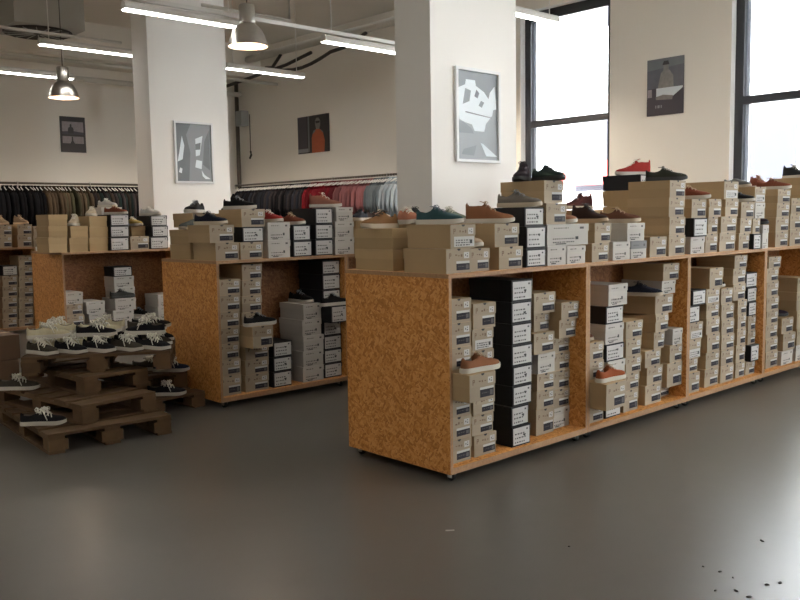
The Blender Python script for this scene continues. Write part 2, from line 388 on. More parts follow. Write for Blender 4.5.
# far left wall: black sheet with two grey photos
picture('black poster with two small grey photographs on the far left wall', (2.74, 11.393, 2.615), 0, .432, .595,
        [('pic_lilac', R_(.08, .92, .50, .86)), ('pic_dark', [(.08, .50), (.92, .50), (.92, .57), (.5, .60), (.08, .58)]), ('pic_black', person(.42, .53, .80, .11)),
         ('pic_lilac', R_(.08, .92, .25, .45)), ('pic_black', [(.38, .25), (.56, .25), (.5, .33), (.49, .44), (.44, .44), (.44, .33)])])
# back wall: figure in an orange cape
picture('dark poster of a figure in an orange cape on the back wall', (5.993, 8.975, 2.577), -PI/2, .90, .642,
        [('pic_dark', R_(.0, .30, .0, 1.)), ('pic_mid', R_(.33, .38, .04, 1.)), ('pic_grey', R_(.0, .33, .03, .13)),
         ('pic_orange', [(.45, .0), (.84, .0), (.86, .30), (.80, .55), (.70, .62), (.60, .63), (.50, .56), (.45, .40)]),
         ('pic_mid', [(.48, .50), (.56, .56), (.58, .62), (.50, .58)]), ('pic_mid', [(.72, .62), (.80, .55), (.82, .5), (.75, .57)]),
         ('pic_skin', [(.60, .62), (.70, .62), (.73, .72), (.73, .84), (.68, .92), (.61, .92), (.57, .84), (.57, .74)]), ('pic_black', [(.59, .78), (.71, .78), (.72, .84), (.58, .84)])])
# between the windows: figure over a white wall
picture('blue-grey poster of a capped figure between the two windows', (5.993, 2.22, 2.567), -PI/2, .47, .652,
        [('pic_slate', R_(0, 1, .48, 1)), ('pic_mid', [(0, .80), (1, .86), (1, 1), (0, 1)]), ('pic_skin', [(.30, .48), (.73, .48), (.72, .68), (.62, .78), (.56, .80), (.47, .80), (.38, .74)]),
         ('pic_skin', [(.45, .78), (.59, .78), (.59, .90), (.45, .90)]), ('pic_black', [(.42, .88), (.61, .88), (.58, .95), (.46, .95)]),
         ('pic_pale', [(.26, .30), (.62, .27), (.98, .45), (.98, .48), (.26, .48)]), ('pic_lilac', R_(.02, .14, .33, .47)), ('pic_dark', [(0, 0), (1, 0), (1, .42), (.60, .27), (0, .29)]),
         ('pic_skin', [(.25, .28), (.7, .26), (.72, .33), (.45, .36), (.25, .33)]), ('pic_grey', R_(.24, .27, .13, .18)), ('pic_grey', R_(.30, .36, .13, .18)), ('pic_grey', R_(.39, .42, .13, .18))], back='pic_dark')
# framed prints on the pillars
picture('silver-framed print of pale crumpled shapes on the front pillar', (2.235, 1.793, 1.89), 0, .51, .73,
        [('pic_mid', R_(0, 1, .72, 1.)), ('pic_pale', [(.06, .45), (.2, .42), (.36, .40), (.42, .33), (.66, .33), (.70, .42), (.86, .52), (.9, .62), (.78, .70), (.66, .78), (.46, .84), (.44, .90), (.22, .90), (.20, .84), (.04, .80), (.02, .6)]),
         ('pic_mid', [(.14, .62), (.30, .66), (.34, .78), (.2, .80)]), ('pic_slate', [(.42, .72), (.50, .70), (.54, .76), (.47, .80)]), ('pic_mid', [(.52, .62), (.60, .60), (.66, .66), (.58, .68)]),
         ('pic_slate', [(.2, .53), (.84, .49), (.84, .50), (.2, .545)]), ('pic_mid', [(.02, .44), (.16, .42), (.34, .36), (.40, .30), (.02, .30)]),
         ('pic_pale', [(.70, .56), (.96, .60), (.92, .86), (.80, .78)]), ('pic_pale', [(.56, .20), (.62, .19), (.98, .05), (.70, .05)]), ('pic_mid', [(.1, .06), (.4, .05), (.46, .17), (.15, .12)])], 'silver_frame', 'pic_grey', 'silver-framed prints on the pillars')
picture('silver-framed grey abstract print on the left pillar', (2.30, 6.613, 1.915), 0, .50, .72,
        [('pic_mid', [(.0, .0), (.34, 0), (.40, .5), (.30, .8), (.44, 1), (0, 1)]), ('pic_pale', [(.04, .34), (.18, .38), (.24, .62), (.18, .78), (.10, .52)]), ('pic_grey', [(.48, .76), (.9, .8), (.9, 1), (.48, 1)]),
         ('pic_pale', [(.55, .44), (.66, .46), (.72, .66), (.76, .80), (.55, .74)]), ('pic_mid', [(.55, .55), (.68, .56), (.70, .68), (.55, .65)]), ('pic_pale', [(.52, .25), (.70, .22), (.72, .36), (.56, .38)]),
         ('pic_pale', [(.70, .2), (.78, .12), (.95, .05), (.80, .05), (.72, .10)]), ('pic_mid', [(.74, .3), (.94, .2), (.94, .9), (.8, .7)]), ('pic_pale', [(.06, .16), (.14, .14), (.16, .22), (.1, .24)])], 'silver_frame', 'pic_grey', 'silver-framed prints on the pillars')

# ------------------------------------------------------------------ OSB cabinets
CB, CT, CD = .05, 1.12, .847
def cabinet(x0, y0, L, label, seed=0):
    t = thing('shelf_cabinet', label, 'shelf cabinet', (x0, y0, 0), 0, 'chipboard shelf cabinets on castors')
    T = .022
    def slab(name, x0, x1, y0, y1, z0, z1, thin):
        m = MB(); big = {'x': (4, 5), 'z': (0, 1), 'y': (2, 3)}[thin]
        m.box(x0, x1, y0, y1, z0, z1, 'shaded_back_osb' if thin == 'y' else 'osb', faces=big); m.box(x0, x1, y0, y1, z0, z1, 'osb_edge', faces=[i for i in range(6) if i not in big]); return m.build(name, t)
    slab('side_panel', .001, T, 0, CD, CB, CT-T, 'x'); slab('side_panel', L-T, L-.001, 0, CD, CB, CT-T, 'x')
    slab('top_panel', .001, L-.001, 0, CD, CT-T, CT, 'z'); slab('bottom_panel', T, L-T, 0, CD, CB, .085, 'z')
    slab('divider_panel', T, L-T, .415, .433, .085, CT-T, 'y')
    for cx in (.06, L-.06):
        for cy in (.05, CD-.05):
            m = MB(); m.box(cx-.03, cx+.03, cy-.025, cy+.025, .044, CB, 'chrome'); m.box(cx-.018, cx-.012, cy-.014, cy+.014, .018, .045, 'chrome'); m.box(cx+.012, cx+.018, cy-.014, cy+.014, .018, .045, 'chrome')
            c = m.build('castor', t)
            m = MB(); m.tube([(cx-.011, cy, .0235), (cx+.011, cy, .0235)], .0232, 'black_rubber', 16); m.build('wheel', c)
for i, n in enumerate(('end', 'second', 'third', 'fourth')):
    cabinet(i*1.25, 0, 1.25, {'end': 'orange chipboard cabinet at the open end of the front row', 'second': 'chipboard cabinet second from the open end of the front row', 'third': 'chipboard cabinet third along the front row', 'fourth': 'chipboard cabinet fourth along the front row, nearest the windows'}[n])
cabinet(0.1117, 2.494, 1.25, 'chipboard cabinet behind the pallets at the end of the middle row')
cabinet(0.1117+1.25, 2.494, 1.25, 'chipboard cabinet in the middle row hidden behind the front row')
cabinet(.22, 5.70, 1.40, 'chipboard cabinet of the back row with mostly empty bay')
cabinet(-.33, 8.35, 1.25, 'chipboard cabinet farthest left, below the dark clothes')

# ------------------------------------------------------------------ shoe boxes
BD = .33
_cache = {}
def dashes(m, rnd, x0, x1, z, k='grey_ink', hh=.004):
    x = x0
    while x < x1:
        l = rnd.uniform(.006, .018); m.quad(x, min(x+l, x1), z, z+hh, -.0009, k); x += l+rnd.uniform(.004, .008)
def box_meshes(t, w, h, v):
    key = (t, round(w, 3), round(h, 3), v)
    if key in _cache: return _cache[key]
    rnd = random.Random(ord(t)*7+v)
    side = {'K': 'kraft', 'L': 'kraft', 'O': 'kraft', 'N': 'plain_kraft', 'W': 'white_card', 'G': 'white_card', 'B': 'black_card'}[t]
    face = {'K': 'kraft_face', 'L': 'kraft_face', 'O': 'kraft_face', 'N': 'plain_kraft', 'W': 'white_card', 'G': 'white_card', 'B': 'black_card'}[t]
    lh = h*{'K': .46, 'L': .46, 'O': .46, 'N': .45, 'W': .34, 'G': .45, 'B': .33}[t]
    i = .003; d = BD
    b = MB(); b.box(-w/2+i, w/2-i, i, d-i, 0, h-lh+.004, side, faces=(0, 3, 4, 5)); b.box(-w/2+i, w/2-i, i, d-i, 0, h-lh+.004, face, faces=(2,))
    b.box(-w/2+.006, w/2-.006, .006, d-.006, h-lh-.002, h-lh+.004, side)
    l = MB(); ls = 'grey_card' if t == 'G' else side; lf = 'grey_card' if t == 'G' else face
    l.box(-w/2, w/2, 0, d, h-lh, h-.0005, ls, faces=(1, 3, 4, 5, 0)); l.box(-w/2, w/2, 0, d, h-lh, h-.0005, lf, faces=(2,))
    lab = MB()
    if t in 'KLO':
        n = 8; r = .013
        l.poly([(r*math.cos(PI+PI*a/n), h-.0006+r*.9*math.sin(PI+PI*a/n)) for a in range(n+1)], -.0008, 'ink')
        zc = h-lh*.62; s = w/.2
        # letter P and a scatter of small print
        l.quad(-.078*s, -.073*s, zc-.014, zc+.014, -.0008, 'brown_ink'); l.quad(-.073*s, -.062*s, zc+.009, zc+.014, -.0008, 'brown_ink'); l.quad(-.073*s, -.062*s, zc-.002, zc+.003, -.0008, 'brown_ink'); l.quad(-.066*s, -.061*s, zc, zc+.012, -.0008, 'brown_ink')
        for q in range(3): l.quad((-.03+.022*q)*s, (-.03+.022*q+rnd.uniform(.008, .015))*s, zc-.010+rnd.uniform(0, .01), zc+rnd.uniform(.0, .008), -.0008, 'brown_ink')
        l.quad(.040*s, .082*s, zc-.016, zc+.017, -.0007, 'paper'); l.quad(.050*s, .056*s, zc-.004, zc+.006, -.001, 'ink'); l.quad(.062*s, .072*s, zc-.008, zc-.002, -.001, 'grey_ink'); l.quad(.064*s, .070*s, zc+.006, zc+.011, -.001, 'ink')
        zb = (h-lh)
        if t == 'L':
            lab.quad(-.07*s, .092*s, .008, zb-.006, i-.0007, 'paper')
            for q in range(3): dashes(lab, rnd, -.06*s, .05*s, .014+q*(zb-.03)/3, 'grey_ink', .006)
            lab.quad(.055*s, .075*s, zb*.35, zb*.65, i-.0012, 'ink')
        else:
            zl = zb*.22; zh = zb*.90
            lab.quad(-.018*s, .088*s, zh-.013, zh, i-.0007, 'paper'); lab.quad(-.018*s, .088*s, zl, zh-.013, i-.0007, 'label_dark')
            dashes(lab, rnd, -.008*s, .05*s, (zl+zh)/2-.006, 'grey_ink', .004); lab.quad(.058*s, .08*s, zl+.006, zh-.02, i-.0012, 'grey_ink')
    elif t in 'WG':
        s = w/.2; zb = h-lh
        for q in range(2): dashes(lab, rnd, -.075*s, .03*s, .018+q*.02, 'grey_ink', .007)
        lab.quad(.035*s, .05*s, zb*.4, zb*.62, i-.0007, 'ink'); lab.quad(-.06*s, -.01*s, .008, .014, i-.0007, 'ink')
        l.quad(.055*s, .075*s, h-lh*.7, h-lh*.4, -.0008, 'grey_ink'); dashes(l, rnd, -.07*s, .0, h-lh*.6, 'grey_ink', .006)
    elif t == 'B':
        a = w/2-.011
        lab.box(-a, a, -.0012, 0, .010, h-.010, 'paper')
        for q in range(3):
            z = .02+q*(h-.045)/3; x = -a+.012
            while x < a*.35:
                g = rnd.uniform(.007, .02); lab.quad(x, x+g, z, z+.008, -.0016, 'grey_ink'); x += g+.007
        q = rnd.uniform(.3, .55)*h
        lab.poly([(.03, q), (.038, q+.012), (.030, q+.018), (.024, q+.014), (.018, q+.018), (.012, q+.010)], -.0016, 'ink'); lab.quad(a-.03, a-.015, h-.03, h-.02, -.0016, 'grey_ink')
    r = (b.mesh('box_body'), l.mesh('lid'), lab.mesh('label') if lab.f else None)
    _cache[key] = r; return r
LOOK = {'K': 'kraft shoe box', 'L': 'stickered kraft shoe box', 'O': 'open-lidded kraft shoe box', 'N': 'plain kraft shoe box', 'W': 'white shoe box', 'G': 'grey-lidded shoe box', 'B': 'black white-labelled shoe box'}
ORD = ('bottom', 'second up', 'third up', 'fourth up', 'fifth up', 'sixth up', 'seventh up', 'eighth up')
def shoe_box(t, x0, y, z, w, h, label, group, k):
    rnd = random.Random(k); yaw = rnd.uniform(-.012, .012)
    e = thing('shoe_box', label, 'shoe box', (x0+w/2, y, z), yaw, group)
    b, l, lab = box_meshes(t, w-.003, h-.0008, k % 4)
    put('box_body', b, e); lo = put('lid', l, e)
    if t == 'O': lo.rotation_euler = (-.10, .0, .02); lo.location = (-.004, -.012, .006)
    if lab: put('label', lab, e)
BOXES = [
 ('first stack inside the end front-row cabinet', 'shoe boxes inside the end front-row cabinet', [('K', 0.023, 0.050, 0.0850, 0.200, 0.1302), ('K', 0.023, 0.050, 0.2152, 0.200, 0.1231), ('K', 0.024, 0.050, 0.3383, 0.200, 0.1139), ('K', 0.023, -0.120, 0.4522, 0.206, 0.1480), ('K', 0.028, 0.050, 0.6002, 0.200, 0.1179), ('K', 0.029, 0.050, 0.7181, 0.200, 0.1335), ('K', 0.031, 0.050, 0.8516, 0.200, 0.1318)]),
 ('second stack inside the end front-row cabinet', 'shoe boxes inside the end front-row cabinet', [('K', 0.242, 0.050, 0.0850, 0.190, 0.1218), ('K', 0.225, 0.050, 0.2068, 0.182, 0.1128), ('K', 0.237, 0.050, 0.3196, 0.184, 0.1102), ('K', 0.238, 0.050, 0.4298, 0.184, 0.1392), ('K', 0.233, 0.050, 0.5690, 0.181, 0.1118), ('L', 0.233, 0.050, 0.6808, 0.179, 0.1212), ('K', 0.243, 0.050, 0.8020, 0.191, 0.1419)]),
 ('black stack inside the end front-row cabinet', 'shoe boxes inside the end front-row cabinet', [('B', 0.545, 0.030, 0.0850, 0.170, 0.1191), ('B', 0.537, 0.030, 0.2041, 0.164, 0.1197), ('B', 0.551, 0.030, 0.3238, 0.178, 0.1179), ('B', 0.552, 0.030, 0.4417, 0.183, 0.1161), ('B', 0.544, 0.030, 0.5577, 0.191, 0.1224), ('B', 0.544, 0.030, 0.6801, 0.186, 0.1246), ('B', 0.541, 0.030, 0.8047, 0.190, 0.1256), ('B', 0.546, 0.030, 0.9303, 0.190, 0.1243)]),
 ('fourth stack inside the end front-row cabinet', 'shoe boxes inside the end front-row cabinet', [('K', 0.844, 0.090, 0.0850, 0.184, 0.1579), ('K', 0.849, 0.090, 0.2429, 0.182, 0.1158), ('K', 0.854, 0.090, 0.3587, 0.178, 0.1033), ('W', 0.864, 0.090, 0.4620, 0.172, 0.1237), ('K', 0.823, 0.090, 0.5857, 0.206, 0.1287), ('K', 0.875, 0.130, 0.7144, 0.158, 0.1159), ('K', 0.824, 0.090, 0.8303, 0.213, 0.1264)]),
 ('last stack inside the end front-row cabinet', 'shoe boxes inside the end front-row cabinet', [('W', 1.037, 0.120, 0.0850, 0.190, 0.1278), ('K', 1.042, 0.120, 0.2128, 0.185, 0.1172), ('K', 1.045, 0.120, 0.3300, 0.182, 0.1199), ('K', 1.051, 0.120, 0.4499, 0.176, 0.1099), ('K', 1.039, 0.120, 0.5598, 0.188, 0.1021), ('K', 1.046, 0.070, 0.6619, 0.181, 0.1157), ('K', 1.041, 0.050, 0.7775, 0.186, 0.1086)]),
 ('first stack inside the second front-row cabinet', 'shoe boxes inside the second front-row cabinet', [('K', 1.291, 0.040, 0.0850, 0.200, 0.1164), ('K', 1.273, -0.120, 0.2014, 0.226, 0.1669), ('K', 1.288, 0.040, 0.3683, 0.200, 0.1167), ('K', 1.286, 0.040, 0.4850, 0.200, 0.1215)]),
 ('second stack inside the second front-row cabinet', 'shoe boxes inside the second front-row cabinet', [('B', 1.505, 0.040, 0.0850, 0.185, 0.1347), ('K', 1.503, 0.040, 0.2197, 0.197, 0.1127), ('W', 1.533, 0.040, 0.3324, 0.208, 0.1276), ('B', 1.509, 0.040, 0.4599, 0.211, 0.1148), ('W', 1.502, 0.040, 0.5747, 0.217, 0.1315), ('B', 1.506, 0.040, 0.7063, 0.204, 0.1168), ('W', 1.533, 0.040, 0.8230, 0.229, 0.1408)]),
 ('third stack inside the second front-row cabinet', 'shoe boxes inside the second front-row cabinet', [('K', 1.735, 0.050, 0.0850, 0.186, 0.1440), ('K', 1.745, 0.050, 0.2290, 0.187, 0.1152), ('K', 1.762, 0.050, 0.3442, 0.193, 0.1126), ('K', 1.760, 0.050, 0.4567, 0.193, 0.1222), ('K', 1.758, 0.050, 0.5789, 0.211, 0.1217)]),
 ('fourth stack inside the second front-row cabinet', 'shoe boxes inside the second front-row cabinet', [('K', 2.021, 0.060, 0.0850, 0.223, 0.1378), ('K', 2.044, 0.060, 0.2228, 0.214, 0.1272), ('K', 2.016, 0.060, 0.3500, 0.212, 0.1194), ('K', 2.131, 0.060, 0.4695, 0.145, 0.1172), ('O', 2.148, 0.060, 0.5867, 0.184, 0.1253), ('K', 2.145, 0.060, 0.7120, 0.238, 0.1338), ('W', 2.264, 0.080, 0.8458, 0.194, 0.0968), ('K', 2.246, 0.060, 0.9426, 0.221, 0.1219)]),
 ('last stack inside the second front-row cabinet', 'shoe boxes inside the second front-row cabinet', [('K', 2.277, 0.130, 0.0850, 0.200, 0.0943), ('K', 2.262, 0.030, 0.1793, 0.215, 0.1735), ('K', 2.295, 0.030, 0.3529, 0.182, 0.1253), ('W', 2.335, 0.030, 0.4781, 0.142, 0.1163)]),
 ('first stack inside the third front-row cabinet', 'shoe boxes inside the third front-row cabinet', [('K', 2.559, 0.040, 0.0850, 0.200, 0.1506), ('K', 2.563, 0.060, 0.2356, 0.200, 0.1053), ('L', 2.565, 0.040, 0.3409, 0.200, 0.1430), ('L', 2.591, 0.040, 0.4839, 0.200, 0.1269), ('B', 2.541, 0.040, 0.6108, 0.200, 0.1261), ('B', 2.628, 0.040, 0.7369, 0.200, 0.1139)]),
 ('second stack inside the third front-row cabinet', 'shoe boxes inside the third front-row cabinet', [('K', 2.866, 0.060, 0.0850, 0.230, 0.1404), ('K', 2.885, 0.060, 0.2254, 0.218, 0.1249), ('K', 2.903, 0.060, 0.3503, 0.201, 0.1404), ('K', 2.883, 0.060, 0.4907, 0.214, 0.1247), ('K', 2.879, 0.060, 0.6155, 0.207, 0.1111), ('L', 2.875, 0.060, 0.7265, 0.213, 0.1144), ('K', 2.923, 0.060, 0.8409, 0.216, 0.1565)]),
 ('third stack inside the third front-row cabinet', 'shoe boxes inside the third front-row cabinet', [('K', 3.102, 0.050, 0.0850, 0.227, 0.1335), ('K', 3.107, 0.050, 0.2185, 0.217, 0.1268), ('K', 3.112, 0.050, 0.3454, 0.215, 0.1166), ('K', 3.108, 0.050, 0.4620, 0.213, 0.1181), ('K', 3.100, 0.050, 0.5801, 0.215, 0.1254), ('K', 3.092, 0.050, 0.7054, 0.193, 0.1256)]),
 ('fourth stack inside the third front-row cabinet', 'shoe boxes inside the third front-row cabinet', [('K', 3.375, 0.060, 0.0850, 0.169, 0.1288), ('K', 3.377, 0.060, 0.2138, 0.168, 0.1377), ('K', 3.397, 0.060, 0.3515, 0.151, 0.1314), ('K', 3.400, 0.060, 0.4829, 0.150, 0.1168), ('K', 3.395, 0.060, 0.5996, 0.160, 0.1171), ('K', 3.312, 0.060, 0.7167, 0.213, 0.1337), ('K', 3.306, 0.060, 0.8504, 0.217, 0.1231), ('K', 3.327, 0.060, 0.9735, 0.217, 0.1049)]),
 ('last stack inside the third front-row cabinet', 'shoe boxes inside the third front-row cabinet', [('K', 3.557, 0.060, 0.0850, 0.170, 0.1135), ('B', 3.576, 0.030, 0.1985, 0.151, 0.1363), ('K', 3.582, 0.060, 0.3348, 0.145, 0.1121), ('K', 3.585, 0.060, 0.4469, 0.142, 0.1245), ('B', 3.583, 0.060, 0.5714, 0.144, 0.1157), ('B', 3.558, 0.060, 0.6871, 0.169, 0.1199), ('B', 3.529, 0.060, 0.8070, 0.198, 0.1227)]),
 ('first stack inside the fourth front-row cabinet', 'shoe boxes inside the fourth front-row cabinet', [('K', 3.953, 0.070, 0.0850, 0.236, 0.1393), ('K', 3.946, 0.070, 0.2243, 0.238, 0.1165), ('K', 3.939, 0.070, 0.3408, 0.233, 0.1203), ('K', 3.952, 0.070, 0.4611, 0.229, 0.1181), ('K', 3.945, 0.070, 0.5792, 0.236, 0.1178), ('K', 3.938, 0.070, 0.6970, 0.236, 0.1291), ('K', 3.932, 0.070, 0.8261, 0.235, 0.1142), ('K', 3.964, 0.070, 0.9402, 0.246, 0.0994)]),
 ('second stack inside the fourth front-row cabinet', 'shoe boxes inside the fourth front-row cabinet', [('W', 4.193, 0.040, 0.0850, 0.237, 0.1225), ('K', 4.222, 0.040, 0.2075, 0.251, 0.1540), ('K', 4.185, 0.040, 0.3616, 0.236, 0.1355)]),
 ('third stack inside the fourth front-row cabinet', 'shoe boxes inside the fourth front-row cabinet', [('W', 4.491, 0.040, 0.0850, 0.264, 0.1405), ('K', 4.502, 0.040, 0.2255, 0.264, 0.1514), ('K', 4.491, 0.040, 0.3769, 0.263, 0.1620), ('K', 4.480, 0.040, 0.5389, 0.262, 0.1655), ('K', 4.492, 0.040, 0.7044, 0.262, 0.1277)]),
 ('first stack atop the end front-row cabinet', 'shoe boxes atop the end front-row cabinet', [('K', 0.015, 0.030, 1.1200, 0.196, 0.1322), ('L', 0.048, 0.030, 1.2522, 0.200, 0.1269)]),
 ('second stack atop the end front-row cabinet', 'shoe boxes atop the end front-row cabinet', [('K', 0.215, 0.050, 1.1200, 0.171, 0.1267)]),
 ('third stack atop the end front-row cabinet', 'shoe boxes atop the end front-row cabinet', [('K', 0.439, 0.030, 1.1200, 0.210, 0.1278), ('K', 0.402, 0.030, 1.2478, 0.216, 0.1307)]),
 ('black stack atop the end front-row cabinet', 'shoe boxes atop the end front-row cabinet', [('B', 0.677, 0.030, 1.1200, 0.187, 0.1080), ('B', 0.677, 0.030, 1.2280, 0.186, 0.1300), ('B', 0.664, 0.030, 1.3580, 0.180, 0.1101)]),
 ('white stack atop the end front-row cabinet', 'shoe boxes atop the end front-row cabinet', [('W', 0.878, 0.030, 1.1200, 0.187, 0.1154), ('W', 0.878, 0.030, 1.2354, 0.415, 0.1295), ('K', 0.863, 0.030, 1.3649, 0.206, 0.1259), ('K', 0.844, 0.030, 1.4908, 0.191, 0.1334)]),
 ('lower white pair atop the end front-row cabinet', 'shoe boxes atop the end front-row cabinet', [('W', 1.073, 0.030, 1.1200, 0.194, 0.1116)]),
 ('first stack atop the second front-row cabinet', 'shoe boxes atop the second front-row cabinet', [('K', 1.332, 0.030, 1.1200, 0.188, 0.1191), ('K', 1.359, 0.030, 1.2391, 0.188, 0.1269)]),
 ('second stack atop the second front-row cabinet', 'shoe boxes atop the second front-row cabinet', [('W', 1.566, 0.030, 1.1200, 0.206, 0.1206)]),
 ('third stack atop the second front-row cabinet', 'shoe boxes atop the second front-row cabinet', [('G', 1.778, 0.030, 1.1200, 0.198, 0.1206), ('W', 1.702, 0.010, 1.2406, 0.213, 0.1198)]),
 ('fourth stack atop the second front-row cabinet', 'shoe boxes atop the second front-row cabinet', [('K', 2.013, 0.030, 1.1200, 0.223, 0.1406)]),
 ('tall stack atop the second front-row cabinet', 'shoe boxes atop the second front-row cabinet', [('K', 2.245, 0.020, 1.1200, 0.228, 0.1448), ('K', 2.249, 0.020, 1.2648, 0.221, 0.1285), ('K', 2.238, 0.020, 1.3934, 0.220, 0.1343), ('K', 2.248, 0.020, 1.5277, 0.220, 0.1214)]),
 ('first stack atop the third front-row cabinet', 'shoe boxes atop the third front-row cabinet', [('W', 2.571, 0.030, 1.1200, 0.208, 0.1255), ('B', 2.573, 0.010, 1.2455, 0.200, 0.1369), ('K', 2.577, 0.030, 1.3824, 0.215, 0.1369)]),
 ('second stack atop the third front-row cabinet', 'shoe boxes atop the third front-row cabinet', [('K', 2.786, 0.030, 1.1200, 0.194, 0.1419), ('K', 2.882, 0.060, 1.2619, 0.158, 0.1249), ('O', 2.830, 0.030, 1.3868, 0.203, 0.1296)]),
 ('third stack atop the third front-row cabinet', 'shoe boxes atop the third front-row cabinet', [('K', 3.023, 0.040, 1.1200, 0.271, 0.1436), ('K', 3.044, 0.040, 1.2636, 0.261, 0.1250), ('K', 3.109, 0.040, 1.3886, 0.224, 0.1326), ('L', 3.087, 0.040, 1.5212, 0.231, 0.1363)]),
 ('fourth stack atop the third front-row cabinet', 'shoe boxes atop the third front-row cabinet', [('K', 3.324, 0.030, 1.1200, 0.185, 0.1325), ('K', 3.344, 0.030, 1.2525, 0.200, 0.1170), ('K', 3.355, 0.030, 1.3695, 0.227, 0.1288)]),
 ('fifth stack atop the third front-row cabinet', 'shoe boxes atop the third front-row cabinet', [('B', 3.513, 0.000, 1.1200, 0.136, 0.1246), ('K', 3.558, 0.030, 1.2446, 0.139, 0.1223), ('W', 3.598, 0.030, 1.3669, 0.184, 0.1276), ('L', 3.584, 0.030, 1.4944, 0.200, 0.1274)]),
 ('box standing on its side atop the third front-row cabinet', 'shoe boxes atop the third front-row cabinet', [('W', 3.701, 0.010, 1.1200, 0.111, 0.1926)]),
 ('first stack atop the fourth front-row cabinet', 'shoe boxes atop the fourth front-row cabinet', [('K', 3.986, 0.030, 1.1200, 0.258, 0.1290), ('K', 3.988, 0.030, 1.2490, 0.264, 0.1200), ('K', 4.000, 0.030, 1.3690, 0.258, 0.1214), ('K', 4.013, 0.030, 1.4904, 0.258, 0.1163)]),
 ('second stack atop the fourth front-row cabinet', 'shoe boxes atop the fourth front-row cabinet', [('K', 4.273, 0.030, 1.1200, 0.272, 0.1438), ('K', 4.274, 0.030, 1.2638, 0.261, 0.1361), ('K', 4.286, 0.030, 1.3999, 0.261, 0.1331)]),
 ('third stack atop the fourth front-row cabinet', 'shoe boxes atop the fourth front-row cabinet', [('K', 4.575, 0.030, 1.1200, 0.299, 0.1683), ('K', 4.565, 0.030, 1.2883, 0.298, 0.1407), ('K', 4.566, 0.030, 1.4290, 0.309, 0.1401), ('K', 4.620, 0.030, 1.5691, 0.289, 0.1494)]),
 ('first stack inside the end middle-row cabinet', 'shoe boxes inside the end middle-row cabinet', [('K', 0.135, 2.544, 0.0850, 0.193, 0.1525), ('K', 0.135, 2.544, 0.2375, 0.193, 0.1258), ('K', 0.137, 2.544, 0.3633, 0.185, 0.1217), ('K', 0.142, 2.544, 0.4849, 0.186, 0.1213), ('K', 0.147, 2.544, 0.6063, 0.187, 0.1248), ('K', 0.153, 2.544, 0.7311, 0.192, 0.1245), ('K', 0.158, 2.544, 0.8556, 0.192, 0.1204)]),
 ('second stack inside the end middle-row cabinet', 'shoe boxes inside the end middle-row cabinet', [('K', 0.361, 2.544, 0.0850, 0.222, 0.1314), ('K', 0.365, 2.544, 0.2164, 0.222, 0.1172), ('K', 0.370, 2.544, 0.3336, 0.221, 0.1130), ('K', 0.338, 2.384, 0.4466, 0.187, 0.1668), ('K', 0.349, 2.544, 0.6134, 0.187, 0.0961), ('K', 0.354, 2.544, 0.7095, 0.187, 0.1272), ('K', 0.359, 2.544, 0.8367, 0.182, 0.1230), ('K', 0.364, 2.544, 0.9598, 0.186, 0.1227)]),
 ('short black stack inside the end middle-row cabinet', 'shoe boxes inside the end middle-row cabinet', [('B', 0.615, 2.534, 0.0850, 0.184, 0.1254), ('B', 0.619, 2.534, 0.2104, 0.184, 0.1162), ('B', 0.623, 2.534, 0.3266, 0.184, 0.1239)]),
 ('white stack inside the end middle-row cabinet', 'shoe boxes inside the end middle-row cabinet', [('W', 0.910, 2.534, 0.0850, 0.216, 0.1266), ('W', 0.914, 2.534, 0.2116, 0.214, 0.1278), ('W', 0.923, 2.534, 0.3394, 0.211, 0.1269), ('W', 0.913, 2.534, 0.4663, 0.200, 0.1327), ('W', 0.927, 2.534, 0.5990, 0.190, 0.1299)]),
 ('tall black stack inside the end middle-row cabinet', 'shoe boxes inside the end middle-row cabinet', [('B', 1.144, 2.554, 0.0850, 0.194, 0.1204), ('B', 1.145, 2.554, 0.2054, 0.194, 0.1185), ('B', 1.145, 2.554, 0.3240, 0.194, 0.1183), ('B', 1.145, 2.554, 0.4422, 0.194, 0.1222), ('B', 1.121, 2.414, 0.5644, 0.170, 0.1416), ('B', 1.145, 2.554, 0.7060, 0.193, 0.1228), ('B', 1.146, 2.554, 0.8287, 0.193, 0.1295), ('B', 1.146, 2.554, 0.9583, 0.193, 0.1167)]),
 ('first stack atop the end middle-row cabinet', 'shoe boxes atop the end middle-row cabinet', [('K', 0.128, 2.524, 1.1200, 0.208, 0.1348), ('K', 0.083, 2.524, 1.2548, 0.214, 0.1343)]),
 ('second stack atop the end middle-row cabinet', 'shoe boxes atop the end middle-row cabinet', [('K', 0.344, 2.524, 1.1200, 0.208, 0.1317), ('B', 0.367, 2.524, 1.2517, 0.195, 0.1172), ('K', 0.363, 2.524, 1.3689, 0.217, 0.1365)]),
 ('third stack atop the end middle-row cabinet', 'shoe boxes atop the end middle-row cabinet', [('W', 0.599, 2.524, 1.1200, 0.215, 0.1393), ('W', 0.600, 2.524, 1.2593, 0.214, 0.1402)]),
 ('fourth stack atop the end middle-row cabinet', 'shoe boxes atop the end middle-row cabinet', [('B', 0.838, 2.524, 1.1200, 0.190, 0.1281), ('B', 0.838, 2.524, 1.2481, 0.179, 0.1277)]),
 ('fifth stack atop the end middle-row cabinet', 'shoe boxes atop the end middle-row cabinet', [('B', 1.059, 2.524, 1.1200, 0.188, 0.1337), ('B', 1.063, 2.524, 1.2537, 0.187, 0.1263), ('B', 1.067, 2.524, 1.3800, 0.182, 0.1300)]),
 ('sixth stack atop the end middle-row cabinet', 'shoe boxes atop the end middle-row cabinet', [('W', 1.268, 2.524, 1.1200, 0.212, 0.1443), ('W', 1.272, 2.524, 1.2643, 0.206, 0.1330), ('W', 1.287, 2.524, 1.3973, 0.184, 0.1202)]),
